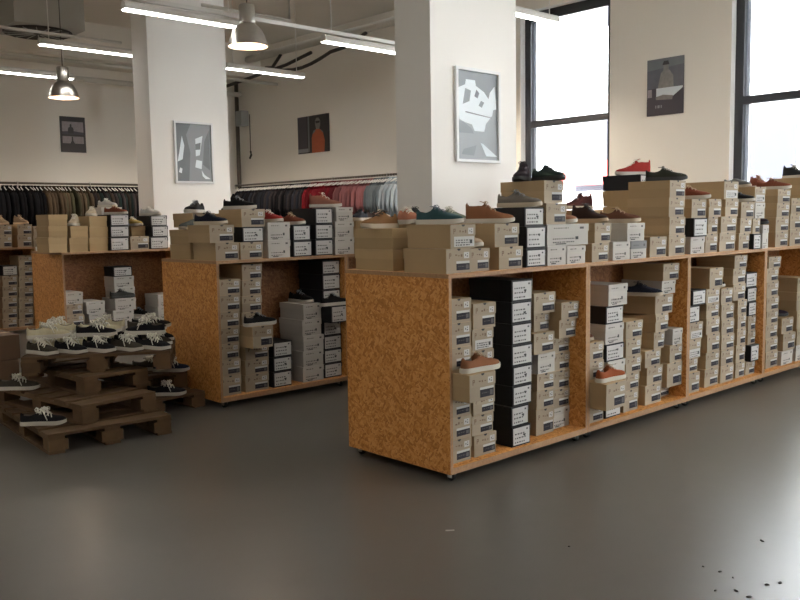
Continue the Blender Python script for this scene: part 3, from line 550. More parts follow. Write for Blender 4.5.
 ('only stack atop the second middle-row cabinet', 'shoe boxes atop the second middle-row cabinet', [('N', 1.497, 2.524, 1.1200, 0.204, 0.1337), ('N', 1.501, 2.524, 1.2537, 0.204, 0.1444)]),
 ('first stack inside the back-row cabinet', 'shoe boxes inside the back-row cabinet', [('K', 0.243, 5.750, 0.0850, 0.205, 0.1371), ('K', 0.243, 5.750, 0.2221, 0.205, 0.1199), ('K', 0.243, 5.750, 0.3420, 0.205, 0.1197), ('K', 0.248, 5.750, 0.4617, 0.189, 0.1143), ('W', 0.255, 5.750, 0.5761, 0.189, 0.1245)]),
 ('second stack inside the back-row cabinet', 'shoe boxes inside the back-row cabinet', [('W', 0.473, 5.750, 0.0850, 0.208, 0.1318), ('W', 0.479, 5.750, 0.2168, 0.208, 0.1222), ('W', 0.496, 5.750, 0.3390, 0.197, 0.1210), ('W', 0.471, 5.750, 0.4600, 0.207, 0.1297)]),
 ('third stack inside the back-row cabinet', 'shoe boxes inside the back-row cabinet', [('W', 0.748, 5.750, 0.0850, 0.240, 0.1240), ('W', 0.755, 5.750, 0.2090, 0.240, 0.1301), ('W', 0.761, 5.750, 0.3391, 0.239, 0.1299), ('W', 0.790, 5.750, 0.4690, 0.240, 0.1279), ('W', 0.845, 5.870, 0.5970, 0.237, 0.1097), ('W', 0.840, 5.870, 0.7067, 0.237, 0.1209), ('B', 0.840, 5.870, 0.8276, 0.219, 0.1093)]),
 ('fourth stack inside the back-row cabinet', 'shoe boxes inside the back-row cabinet', [('W', 1.037, 5.750, 0.0850, 0.226, 0.1491), ('W', 1.044, 5.750, 0.2341, 0.226, 0.1328)]),
 ('last stack inside the back-row cabinet', 'shoe boxes inside the back-row cabinet', [('W', 1.274, 5.750, 0.0850, 0.234, 0.1136), ('W', 1.281, 5.750, 0.1986, 0.234, 0.1352), ('W', 1.287, 5.750, 0.3338, 0.234, 0.1349), ('W', 1.294, 5.750, 0.4687, 0.233, 0.1347)]),
 ('first stack atop the back-row cabinet', 'shoe boxes atop the back-row cabinet', [('N', 0.109, 5.740, 1.1200, 0.194, 0.1589), ('N', 0.115, 5.740, 1.2789, 0.199, 0.1165), ('N', 0.121, 5.740, 1.3954, 0.199, 0.1163)]),
 ('second stack atop the back-row cabinet', 'shoe boxes atop the back-row cabinet', [('N', 0.323, 5.740, 1.1200, 0.200, 0.1478), ('N', 0.340, 5.740, 1.2678, 0.190, 0.1235)]),
 ('third stack atop the back-row cabinet', 'shoe boxes atop the back-row cabinet', [('N', 0.542, 5.760, 1.1200, 0.208, 0.1416), ('N', 0.549, 5.760, 1.2616, 0.207, 0.1155), ('N', 0.555, 5.760, 1.3770, 0.196, 0.1153)]),
 ('first black stack atop the back-row cabinet', 'shoe boxes atop the back-row cabinet', [('B', 0.759, 5.730, 1.1200, 0.214, 0.1410), ('B', 0.765, 5.730, 1.2610, 0.214, 0.1224), ('B', 0.771, 5.730, 1.3834, 0.214, 0.1222)]),
 ('kraft stack between black ones atop the back-row cabinet', 'shoe boxes atop the back-row cabinet', [('K', 0.985, 5.730, 1.1200, 0.221, 0.1457), ('N', 1.060, 5.850, 1.2657, 0.169, 0.1129)]),
 ('second black stack atop the back-row cabinet', 'shoe boxes atop the back-row cabinet', [('B', 1.218, 5.730, 1.1200, 0.217, 0.1339), ('B', 1.244, 5.730, 1.2539, 0.197, 0.1211), ('B', 1.233, 5.730, 1.3750, 0.201, 0.1155)]),
 ('first stack atop the far left cabinet', 'shoe boxes atop the far left cabinet', [('K', 0.472, 8.380, 1.1200, 0.171, 0.1601), ('K', 0.479, 8.380, 1.2801, 0.171, 0.1330)]),
 ('second stack atop the far left cabinet', 'shoe boxes atop the far left cabinet', [('K', 0.705, 8.380, 1.1200, 0.189, 0.1605), ('K', 0.713, 8.380, 1.2805, 0.189, 0.1349)]),
 ('third stack atop the far left cabinet', 'shoe boxes atop the far left cabinet', [('K', 0.906, 8.380, 1.1200, 0.181, 0.1423), ('K', 0.913, 8.380, 1.2623, 0.181, 0.1301)]),
 ('first stack inside the far left cabinet', 'shoe boxes inside the far left cabinet', [('K', 0.461, 8.390, 0.0850, 0.191, 0.1188), ('K', 0.469, 8.390, 0.2038, 0.191, 0.1414), ('K', 0.477, 8.390, 0.3452, 0.191, 0.1412), ('K', 0.485, 8.390, 0.4864, 0.191, 0.1410), ('K', 0.493, 8.390, 0.6275, 0.191, 0.1344), ('B', 0.501, 8.390, 0.7619, 0.191, 0.1279)]),
 ('second stack inside the far left cabinet', 'shoe boxes inside the far left cabinet', [('K', 0.664, 8.390, 0.0850, 0.190, 0.0997), ('K', 0.673, 8.390, 0.1847, 0.190, 0.1433), ('K', 0.680, 8.390, 0.3280, 0.190, 0.1366), ('K', 0.688, 8.390, 0.4645, 0.190, 0.1364), ('K', 0.696, 8.390, 0.6009, 0.190, 0.1362), ('K', 0.704, 8.390, 0.7371, 0.190, 0.1360), ('K', 0.707, 8.390, 0.8731, 0.190, 0.1358)]),
 ('open-end rear stack atop the end front-row cabinet', 'shoe boxes atop the end front-row cabinet', [('N', 0.030, 0.460, 1.1200, 0.200, 0.1210), ('N', 0.030, 0.460, 1.2410, 0.200, 0.1190)]),
 ('open-end rear stack atop the end middle-row cabinet', 'shoe boxes atop the end middle-row cabinet', [('N', 0.140, 2.920, 1.1200, 0.200, 0.1170), ('N', 0.140, 2.920, 1.2370, 0.200, 0.1170)]),
 ('second rear stack atop the end front-row cabinet', 'shoe boxes atop the end front-row cabinet', [('N', 0.250, 0.470, 1.1200, 0.200, 0.1300), ('N', 0.250, 0.470, 1.2500, 0.200, 0.1300)]),
 ('third rear stack atop the end front-row cabinet', 'shoe boxes atop the end front-row cabinet', [('N', 0.555, 0.440, 1.1200, 0.200, 0.1300), ('N', 0.555, 0.440, 1.2500, 0.200, 0.1300)]),
 ('first rear stack atop the second front-row cabinet', 'shoe boxes atop the second front-row cabinet', [('N', 1.881, 0.450, 1.1200, 0.200, 0.1150), ('N', 1.881, 0.450, 1.2350, 0.200, 0.1100), ('N', 1.881, 0.450, 1.3450, 0.200, 0.1100)]),
 ('second rear stack atop the second front-row cabinet', 'shoe boxes atop the second front-row cabinet', [('N', 2.520, 0.420, 1.1200, 0.200, 0.1200), ('N', 2.520, 0.420, 1.2400, 0.200, 0.1200), ('N', 2.520, 0.420, 1.3600, 0.200, 0.1200), ('N', 2.520, 0.420, 1.4800, 0.200, 0.1200), ('B', 2.520, 0.420, 1.6000, 0.200, 0.1150)]),
 ('first rear stack atop the third front-row cabinet', 'shoe boxes atop the third front-row cabinet', [('N', 3.380, 0.400, 1.1200, 0.200, 0.1300), ('N', 3.380, 0.400, 1.2500, 0.200, 0.1300), ('N', 3.380, 0.400, 1.3800, 0.200, 0.1300)]),
 ('second rear stack atop the third front-row cabinet', 'shoe boxes atop the third front-row cabinet', [('N', 3.869, 0.400, 1.1200, 0.200, 0.1300), ('N', 3.869, 0.400, 1.2500, 0.200, 0.1300), ('N', 3.869, 0.400, 1.3800, 0.200, 0.1300), ('N', 3.869, 0.400, 1.5100, 0.200, 0.1200)]),
 ('third rear stack atop the third front-row cabinet', 'shoe boxes atop the third front-row cabinet', [('N', 4.287, 0.400, 1.1200, 0.200, 0.1300), ('N', 4.287, 0.400, 1.2500, 0.200, 0.1300), ('N', 4.287, 0.400, 1.3800, 0.200, 0.1300), ('N', 4.287, 0.400, 1.5100, 0.200, 0.1300)]),
 ('rear stack atop the fourth front-row cabinet', 'shoe boxes atop the fourth front-row cabinet', [('N', 4.801, 0.400, 1.1200, 0.200, 0.1300), ('N', 4.801, 0.400, 1.2500, 0.200, 0.1300), ('N', 4.801, 0.400, 1.3800, 0.200, 0.1300), ('N', 4.801, 0.400, 1.5100, 0.200, 0.1300)]),
 ('second rear stack atop the end middle-row cabinet', 'shoe boxes atop the end middle-row cabinet', [('N', 0.346, 3.030, 1.1200, 0.185, 0.1250), ('N', 0.346, 3.030, 1.2450, 0.178, 0.1250), ('K', 0.236, 3.030, 1.3700, 0.200, 0.1150)]),
 ('wide rear stack atop the end middle-row cabinet', 'shoe boxes atop the end middle-row cabinet', [('N', 0.535, 2.920, 1.1200, 0.285, 0.1250), ('N', 0.535, 2.920, 1.2450, 0.285, 0.1200), ('N', 0.527, 2.920, 1.3650, 0.293, 0.1150)]),
 ('third rear stack atop the end middle-row cabinet', 'shoe boxes atop the end middle-row cabinet', [('N', 1.226, 2.920, 1.1200, 0.200, 0.1200)]),
 ('first rear stack atop the second middle-row cabinet', 'shoe boxes atop the second middle-row cabinet', [('N', 2.000, 2.940, 1.1200, 0.200, 0.1400), ('N', 2.000, 2.940, 1.2600, 0.200, 0.1400)]),
 ('second rear stack atop the second middle-row cabinet', 'shoe boxes atop the second middle-row cabinet', [('N', 2.203, 2.940, 1.1200, 0.200, 0.1400), ('N', 2.203, 2.940, 1.2600, 0.200, 0.1400)]),
 ('rear stack with the white box atop the back-row cabinet', 'shoe boxes atop the back-row cabinet', [('N', 0.840, 6.100, 1.1200, 0.200, 0.1200), ('N', 0.840, 6.100, 1.2400, 0.200, 0.1200), ('N', 0.840, 6.100, 1.3600, 0.200, 0.1200), ('W', 0.840, 6.100, 1.4800, 0.240, 0.1100)]),
]
k = 0
for phrase, group, rows in BOXES:
    n = len(rows)
    for i, (t, x0, y, z, w, h) in enumerate(rows):
        o = '' if n == 1 else (' top' if i == n-1 else ' '+ORD[i])
        lk = LOOK[t]
        lab = (lk+o+', '+phrase) if o not in (' top', ' bottom') else (o.strip()+' '+lk+', '+phrase)
        shoe_box(t, x0, y, z, w, h, lab, group, k); k += 1

# ------------------------------------------------------------------ shoes
def lerp(tab, t):
    for (a, b), (c, d) in zip(tab, tab[1:]):
        if t <= c: return b+(d-b)*(t-a)/max(c-a, 1e-6)
    return tab[-1][1]
WID = [(0, .0), (.015, .018), (.05, .028), (.12, .033), (.3, .033), (.45, .035), (.6, .042), (.72, .0465), (.82, .045), (.9, .037), (.955, .026), (.99, .010), (1, .0)]
TOPS = {  # centre-line height of the upper above the sole, rim height, cavity range, sole height
 'low':    ([(0, .052), (.03, .060), (.1, .055), (.2, .048), (.3, .056), (.38, .070), (.5, .058), (.62, .044), (.75, .034), (.88, .028), (.96, .020), (1, .008)], (.05, .36), .026),
 'chukka': ([(0, .085), (.03, .098), (.1, .096), (.2, .094), (.3, .098), (.38, .092), (.5, .066), (.62, .047), (.75, .035), (.88, .028), (.96, .020), (1, .008)], (.05, .34), .026),
 'boot':   ([(0, .12), (.03, .135), (.1, .136), (.2, .136), (.3, .134), (.38, .115), (.5, .072), (.62, .048), (.75, .036), (.88, .029), (.96, .020), (1, .008)], (.05, .33), .022),
 'slip':   ([(0, .052), (.03, .062), (.1, .060), (.2, .056), (.3, .060), (.38, .066), (.5, .060), (.62, .048), (.75, .038), (.88, .031), (.96, .022), (1, .009)], (.05, .34), .022),
}
L0 = .285
ST = [0, .012, .03, .06, .1, .16, .22, .28, .34, .38, .43, .5, .57, .64, .72, .8, .87, .92, .96, .985, 1]
def shoe_meshes(style, up, sole, lace, seed=0, messy=False):
    prof, cav, sh = TOPS[style]
    rnd = random.Random(seed)
    u = MB(); s = MB(); l = MB()
    X = lambda t: (t-.5)*L0
    NA = 13; rings = []
    for t in ST:
        w = lerp(WID, t)*.97; h = lerp(prof, t); ring = []
        incav = cav[0] <= t <= cav[1]
        narrow = .62 if t < .42 else .62+.2*min(1, (t-.42)/.3)
        off = .004*math.sin(t*PI)  # slight inner-side curve
        for j in range(NA):
            a = PI*j/(NA-1); ca = math.cos(a); sa = math.sin(a)
            y = w*(abs(ca)**.75)*(1 if ca > 0 else -1)
            z = h*(sa**(.62))
            if t < .45: y *= (1-(1-narrow)*sa*.7)
            if incav and 3 < j < 9: z = h*.38
            ring.append((X(t), y+off, sh-.004+z))
        rings.append(ring)
    vs = [p for r in rings for p in r]; n = NA
    fo = []; fi = []
    for i in range(len(ST)-1):
        for j in range(n-1):
            f = (i*n+j, (i+1)*n+j, (i+1)*n+j+1, i*n+j+1)
            c = cav[0] <= ST[i] and ST[i+1] <= cav[1] and 3 <= j <= 8
            (fi if c else fo).append(f)
    u.add(vs, fo, up, True)
    if fi: u.add(vs, fi, 'lining', True)
    # sole: slightly larger outline, curled toe
    out = []
    for t in ST: out.append((X(t)*1.012, lerp(WID, t)+.0035 if 0 < t < 1 else .0, .012*max(0, (t-.8)/.2)**2, .004*math.sin(t*PI)))
    o2 = [(x, w, z, o) for x, w, z, o in out]+[(x, -w, z, o) for x, w, z, o in out[-2:0:-1]]
    m_ = len(o2); lv = [(x, y+o, z) for x, y, z, o in o2]+[(x*1.004, y*1.03+o, z*.6+sh*.5) for x, y, z, o in o2]+[(x, y+o, z*.4+sh) for x, y, z, o in o2]
    fs = [(k_*m_+i, k_*m_+(i+1) % m_, (k_+1)*m_+(i+1) % m_, (k_+1)*m_+i) for k_ in (0, 1) for i in range(m_)]
    fs = [f[::-1] for f in fs]
    h_ = len(ST)
    s.add(lv, fs, sole, True)
    def capf(base, flip):
        q = []
        for i in range(h_-1):
            a = i; b = i+1; c = (m_-(i+1)) % m_; d = (m_-i) % m_
            f = [base+a, base+b, base+c, base+d]; f = [x for ix, x in enumerate(f) if x not in f[:ix]]
            if len(f) > 2: q.append(tuple(f[::-1] if flip else f))
        return q
    s.add(lv, capf(0, True)+capf(2*m_, False), sole)
    # tongue
    tg = None
    if lace:
        tg = MB(); t0, t1 = .32, .5; P = []
        for t in (t0, .38, .44, t1):
            z = sh-.004+lerp(prof, t)+.006+((.010 if style == 'low' else .003) if t == t0 else 0); x = X(t)-(.006 if t == t0 else 0)
            P += [(x, -.017, z-.004), (x, 0, z), (x, .017, z-.004)]
        tg.add(P, [(i*3+j, (i+1)*3+j, (i+1)*3+j+1, i*3+j+1) for i in range(3) for j in range(2)], up, True)
        for q in range(5):
            t = .41+q*.05; z = sh+lerp(prof, t)+.001; x = X(t); w = .021
            sk = .007*(1 if q % 2 else -1)
            l.tube([(x-sk, -w, z-.010), (x-sk*.5, -w*.55, z-.001), (x, 0, z+.0015), (x+sk*.5, w*.55, z-.001), (x+sk, w, z-.010)], .0024, lace, 5)
        x = X(.39); z = sh+lerp(prof, .39)+.006
        if messy:
            for q in range(9):   # loose criss-cross over the instep
                t = .38+q*.036; zz = sh+lerp(prof, t); xx = X(t); w = .026+rnd.uniform(-.004, .006); sk = .012*(1 if q % 2 else -1)
                l.tube([(xx-sk, -w, zz-.016), (xx-sk*.4, -w*.5, zz+.003), (xx+sk*.3, w*.3, zz+.005+rnd.uniform(0, .007)), (xx+sk, w, zz-.016)], .0036, lace, 5)
            for q in range(5):   # untied loops
                a = rnd.uniform(-.9, .9)+(PI/2 if q % 2 else -PI/2); r_ = rnd.uniform(.030, .05); c_, s_ = math.cos(a), math.sin(a)
                cx, cy = x+rnd.uniform(.0, .05), 0
                P_ = [(0, 0, .002), (.45, -.25, .020), (.85, -.2, .012), (1., .05, -.004), (.8, .25, .006), (.4, .2, .016), (.05, .05, .004)]
                l.tube([(cx+r_*(u_*c_-v_*s_), cy+r_*(u_*s_+v_*c_), z+h_-.008) for u_, v_, h_ in P_], .0036, lace, 5)
            for sg in (-1, 1):   # one trailing end on each side
                l.tube([(x+.02, 0, z-.004), (x+.035, sg*.03, z-.002), (x+.055, sg*.050, z-.03), (x+.07, sg*.054, z-.065)], .0034, lace, 5)
        else:
            for sg in (-1, 1):
                l.tube([(x, 0, z), (x+.010, sg*.014, z+.003), (x+.016, sg*.026, z-.006), (x+.006, sg*.022, z-.010), (x, sg*.004, z)], .0020, lace, 5)
    return u.mesh('upper'), s.mesh('sole'), l.mesh('laces') if lace else None, tg.mesh('tongue') if tg else None
def suede(name, c, r=.85): M[name] = plain(name, tuple(q*.68 for q in c), r, var=.12, scale=25, spec=.15)
COLS = {  # upper, sole, lace
 'teal': ((.035, .085, .095), 'white_rubber', 'pic_slate'), 'sage': ((.22, .25, .19), 'white_rubber', 'lace_white'), 'tan': ((.27, .115, .055), 'white_rubber', 'tan_rubber'),
 'whitetan': ((.55, .42, .30), 'white_rubber', 'lace_white'), 'grey': ((.17, .15, .13), 'cream_rubber', 'pic_mid'), 'plum': ((.03, .018, .026), 'black_sole', 'lace_dark'),
 'darkgreen': ((.03, .05, .042), 'black_sole', 'lace_dark'), 'salmon': ((.42, .20, .12), 'white_rubber', 'tan_rubber'), 'maroon': ((.10, .032, .028), 'cream_rubber', 'lace_dark'),
 'darkbrown': ((.055, .028, .022), 'tan_rubber', 'lace_dark'), 'brown': ((.15, .062, .036), 'cream_rubber', 'tan_rubber'), 'red': ((.38, .035, .03), 'white_rubber', 'lace_white'),
 'camo': ((.035, .036, .026), 'black_sole', 'lace_dark'), 'navy': ((.016, .018, .032), 'cream_rubber', 'lace_dark'), 'orange': ((.32, .085, .03), 'white_rubber', 'tan_rubber'),
 'black': ((.014, .013, .014), 'white_rubber', 'pic_mid'), 'rust': ((.22, .062, .032), 'white_rubber', 'tan_rubber'), 'felt': ((.15, .145, .14), 'cream_rubber', None),
 'blackwhite': ((.03, .03, .032), 'white_rubber', 'lace_white'), 'camel': ((.25, .125, .05), 'cream_rubber', 'lace_dark'), 'whiteorange': ((.62, .50, .42), 'white_rubber', 'lace_white'),
 'charcoal': ((.045, .045, .042), 'black_sole', 'lace_dark'), 'patterned': ((.50, .20, .12), 'white_rubber', 'lace_white'), 'olive': ((.11, .10, .07), 'cream_rubber', None),
 'greygreen': ((.10, .105, .095), 'cream_rubber', None), 'pink': ((.38, .16, .11), 'white_rubber', 'lace_white'), 'whitegrey': ((.58, .57, .55), 'white_rubber', 'lace_white'),
 'cream': ((.55, .47, .35), 'white_rubber', 'lace_white'), 'yellow': ((.50, .36, .10), 'white_rubber', 'lace_white'), 'beige': ((.28, .20, .12), 'tan_rubber', 'tan_rubber'), 'taupe': ((.20, .14, .09), 'tan_rubber', 'tan_rubber'),
}
for n_, (c, so, la) in COLS.items(): suede('shoe_'+n_, c)
_sc = {}
def shoe(style, col, label, x, y, z, rz, group=None, name='shoe', pitch=0., roll=0.):
    key = (style, col)
    if key not in _sc: _sc[key] = shoe_meshes(style, 'shoe_'+col, COLS[col][1], None if style == 'slip' else COLS[col][2], len(_sc))
    u, s, l, t = _sc[key]
    e = thing(name, label, 'shoe', (x, y, z), rz, group); e.rotation_euler = (roll, pitch, rz)
    put('upper', u, e); put('sole', s, e)
    if l: put('laces', l, e)
    if t: put('tongue', t, e)
SHOES = [
 ('low', 'teal', 'teal suede lace-up shoe on the nearest front corner stack', 0.112, 0.17, 1.3791, -76),
 ('low', 'sage', 'pale green shoe tucked behind the teal suede shoe', 0.653, 0.6, 1.38, -102),
 ('chukka', 'tan', 'tan leather ankle shoe with white sole left of the black boxes', 0.525, 0.17, 1.3785, -62),
 ('low', 'whitetan', 'white-toed shoe peeking out between the first two kraft stacks', 0.325, 0.2, 1.2467, -90),
 ('low', 'grey', 'grey suede lace-up with cream sole on the black boxes', 0.754, 0.14, 1.4681, -78),
 ('chukka', 'plum', 'dark plum ankle boot against the window above the grey shoe', 0.94, 0.27, 1.6242, -150),
 ('low', 'darkgreen', 'dark green shoe right of the plum ankle boot', 1.0, 0.12, 1.6242, -105),
 ('low', 'salmon', 'salmon shoe on the wide white box', 1.17, 0.19, 1.3649, -78),
 ('chukka', 'maroon', 'maroon chukka shoe standing in front of the first window', 1.981, 0.6, 1.455, 172),
 ('chukka', 'darkbrown', 'dark brown ankle shoe on the kraft pair past the first divider', 1.475, 0.15, 1.366, -97),
 ('low', 'brown', 'brown boat shoe left of the tall kraft stack', 1.864, 0.17, 1.3604, -78),
 ('chukka', 'red', 'red suede chukka on a black box near the wall poster', 2.66, 0.57, 1.715, 146),
 ('low', 'camo', 'dark green patterned lace-up on the tall kraft stack', 2.375, 0.12, 1.6491, -58),
 ('low', 'navy', 'navy shoe lying high inside the second front-row cabinet', 2.1, 0.14, 0.8458, -70),
 ('low', 'orange', 'orange suede shoe on a pulled-out box in the second front-row cabinet', 1.43, -0.048, 0.3683, 0),
 ('low', 'brown', 'small brown shoe topping the first stack of the second front-row cabinet', 1.385, 0.2, 0.6065, -90),
 ('low', 'tan', 'tan shoe with white sole on a pulled-out box in the end cabinet', 0.178, -0.058, 0.6002, 0),
 ('low', 'black', 'black shoe topping the third stack of the third front-row cabinet', 3.2, 0.22, 0.831, -90),
 ('low', 'plum', 'plum shoe on the low second stack of the fourth front-row cabinet', 4.33, 0.2, 0.4971, -60),
 ('low', 'rust', 'rust red shoe on the kraft box atop the third front-row cabinet', 2.7, 0.1, 1.5193, -84),
 ('low', 'darkgreen', 'green shoe behind the rust red shoe', 3.513, 0.55, 1.51, -116),
 ('slip', 'felt', 'grey felt slipper before the second window frame', 4.297, 0.52, 1.64, -104),
 ('low', 'black', 'flat black shoe beside the grey felt slipper', 3.475, 0.12, 1.4983, -92),
 ('chukka', 'rust', 'upright reddish shoe left of the flatter reddish shoe', 4.818, 0.55, 1.64, -124),
 ('low', 'rust', 'flat reddish-brown shoe at the front of the fourth cabinet', 4.16, 0.13, 1.6067, -80),
 ('chukka', 'blackwhite', 'black and white sneaker against the second window', 4.78, 0.2, 1.7184, -110),
 ('low', 'plum', 'small dark shoe on the box standing on its side', 3.84, 0.17, 1.3126, -90),
 ('low', 'camel', 'camel suede shoe on the open end rear stack', 0.08, 0.62, 1.36, -174),
 ('low', 'darkbrown', 'dark brown shoe behind the camel shoe, beside the pillar', 2.102, 3.1, 1.4, -170),
 ('low', 'whiteorange', 'white and orange sneaker against the clothes, left of the pillar', 2.299, 3.1, 1.4, -98),
 ('low', 'charcoal', 'charcoal shoe in the rear line before the pillar', 0.43, 0.68, 1.38, -112),
 ('low', 'patterned', 'orange patterned shoe left of the teal suede shoe', 0.275, 0.58, 1.38, -112),
 ('low', 'navy', 'navy shoe on the only stack of the second middle cabinet', 1.649, 2.66, 1.3981, -156),
 ('low', 'black', 'black shoe on the kraft stack under the pillar poster', 0.34, 3.18, 1.485, -146),
 ('slip', 'olive', 'olive grey slip-on on the wide kraft box of the middle row', 0.662, 3.08, 1.48, -174),
 ('low', 'navy', 'navy lace-up with cream sole on the middle row front corner stack', 0.156, 2.62, 1.3891, -64),
 ('slip', 'greygreen', 'grey slip-on on the open end rear stack of the middle row', 0.19, 2.965, 1.354, -158),
 ('low', 'black', 'black lace-up on the third kraft box of the middle row', 0.453, 2.68, 1.5054, -62),
 ('low', 'red', 'red shoe with white sole on the white pair of the middle row', 0.73, 2.68, 1.3994, -84),
 ('low', 'rust', 'rust brown shoe between the red shoe and black boxes', 0.945, 2.68, 1.3758, -82),
 ('chukka', 'pink', 'pink high-top shoe on the black and white stacks of the middle row', 1.3, 2.68, 1.5174, -56),
 ('low', 'black', 'black shoe on the white stack inside the middle row cabinet', 1.029, 2.7, 0.729, -86),
 ('low', 'black', 'black shoe on a pulled-out kraft box in the middle row', 0.448, 2.44, 0.6134, 0),
 ('low', 'black', 'black shoe on a pulled-out black box in the middle row', 1.2, 2.465, 0.706, 0),
 ('low', 'rust', 'rust brown shoe on the first black stack of the back row', 0.893, 5.85, 1.5056, -60),
 ('low', 'whitegrey', 'white sneaker on the second black stack of the back row', 1.306, 5.87, 1.4905, -70),
 ('low', 'whitegrey', 'white sneaker on the white box of the back row', 0.985, 6.26, 1.59, -74),
 ('chukka', 'cream', 'cream high-top on the second stack of the back row', 0.43, 5.86, 1.3913, -125),
 ('low', 'cream', 'cream and yellow shoe left of the rust brown shoe', 0.655, 5.93, 1.4923, -125),
 ('low', 'charcoal', 'charcoal shoe lying on the third stack in the back row cabinet', 0.9, 5.8, 0.597, 0),
 ('low', 'black', 'black shoe on the fourth stack in the back row cabinet', 1.146, 5.9, 0.3669, -70),
 ('low', 'yellow', 'yellow shoe between the black stacks of the back row', 1.1, 5.87, 1.3785, -80),
 ('chukka', 'beige', 'beige boot on the first stack of the far left cabinet', 0.561, 8.5, 1.4131, -80),
 ('chukka', 'taupe', 'taupe boot on the second stack of the far left cabinet', 0.804, 8.5, 1.4154, -78),
]
for st, col, lab, x, y, z, hd in SHOES:
    shoe(st, col, lab, x, y, z+.001, math.radians(hd), 'display shoes on the boxes', {'chukka': 'ankle_shoe', 'boot': 'ankle_boot', 'slip': 'slip_on_shoe', 'low': 'lace_up_shoe'}[st])

# ------------------------------------------------------------------ pallets with canvas sneakers
def pallet(label, x, y, z, w, d, rz, h, nb, group='stacked wooden pallets'):
    """origin at the front left corner; w along the front, d to the back"""
    e = thing('wooden_pallet', label, 'pallet', (x, y, z), rz, group)
    th = .02; rnd = random.Random(int(x*1000)); m = MB(); g = d/nb
    for i in range(nb): m.box(0, w, i*g+g*.04, (i+1)*g-g*(.22 if i < nb-1 else .02), h-th, h-.0006+rnd.uniform(-.002, 0), 'pallet')
    m.build('deck_boards', e)
    xs = (.05, w/2, w-.05) if w > .6 else (.05, w-.05)
    m = MB()
    for xx in xs: m.box(max(0, xx-.05), min(w, xx+.05), .005, d-.005, h-2*th, h-th, 'pallet')
    m.build('stringer_boards', e)
    for xx in xs:
        for yy in (.065, d/2, d-.065):
            b = MB(); b.box(max(.003, xx-.07), min(w-.003, xx+.07), yy-.06, yy+.06, th, h-2*th, 'pallet'); b.build('block', e)
    m = MB()
    for xx in xs: m.box(max(0, xx-.05), min(w, xx+.05), .005, d-.005, .0004, th, 'pallet')
    m.build('bottom_boards', e)
PH = .13
D0 = (-1.20, 2.86, 3*PH); DR = math.radians(-31)
pallet('wooden pallet on the floor at the bottom of the sneaker stack', -1.30, 2.16, 0, .80, 1.2, math.radians(-4), PH, 6)
pallet('narrow pallet second from the floor in the sneaker stack', -1.05, 2.24, PH, .55, 1.2, math.radians(7), PH, 6)
pallet('pallet directly under the topmost one of the sneaker stack', -.92, 2.50, 2*PH, .48, 1.0, math.radians(4), PH, 5)
pallet('topmost pallet of the stack, covered with canvas sneakers', D0[0], D0[1], D0[2], .98, .70, DR, PH, 4)
pallet('low pallet on the floor against the middle row cabinet', -.37, 2.665, 0, .47, .80, math.radians(4), PH-.01, 4)
pallet('upper of two pallets against the middle row cabinet', -.35, 2.92, PH-.01, .435, .55, math.radians(2), PH, 4)
M['canvas_black'] = plain('black_canvas', (.014, .013, .015), .9, var=.2, scale=60, spec=.08)
M['canvas_cream'] = plain('cream_canvas', (.46, .41, .28), .9, var=.15, scale=60, spec=.08)
M['canvas_olive'] = plain('brown_canvas', (.05, .042, .032), .9, var=.2, scale=60, spec=.08)
M['canvas_navy'] = plain('navy_canvas', (.016, .018, .034), .9, var=.2, scale=60, spec=.08)
SNK = {}
for c_ in ('black', 'cream', 'olive', 'navy'):
    for v in range(3): SNK[c_, v] = shoe_meshes('low', 'canvas_'+c_, 'white_rubber', 'lace_white', 40+v, True)
ns = 0
def sneaker(c_, label, x, y, z, rz, pitch=0., roll=0., group='canvas sneakers on the pallets'):
    global ns
    u, s, l, t = SNK[c_, ns % 3]; ns += 1
    e = thing('canvas_sneaker', label, 'sneaker', (x, y, z), rz, group); e.rotation_euler = (roll, pitch, rz)
    put('upper', u, e); put('sole', s, e); put('laces', l, e); put('tongue', t, e)
cD, sD = math.cos(DR), math.sin(DR)
def onD(a, b): return D0[0]+cD*a-sD*b, D0[1]+sD*a+cD*b
ZD = D0[2]+PH+.001
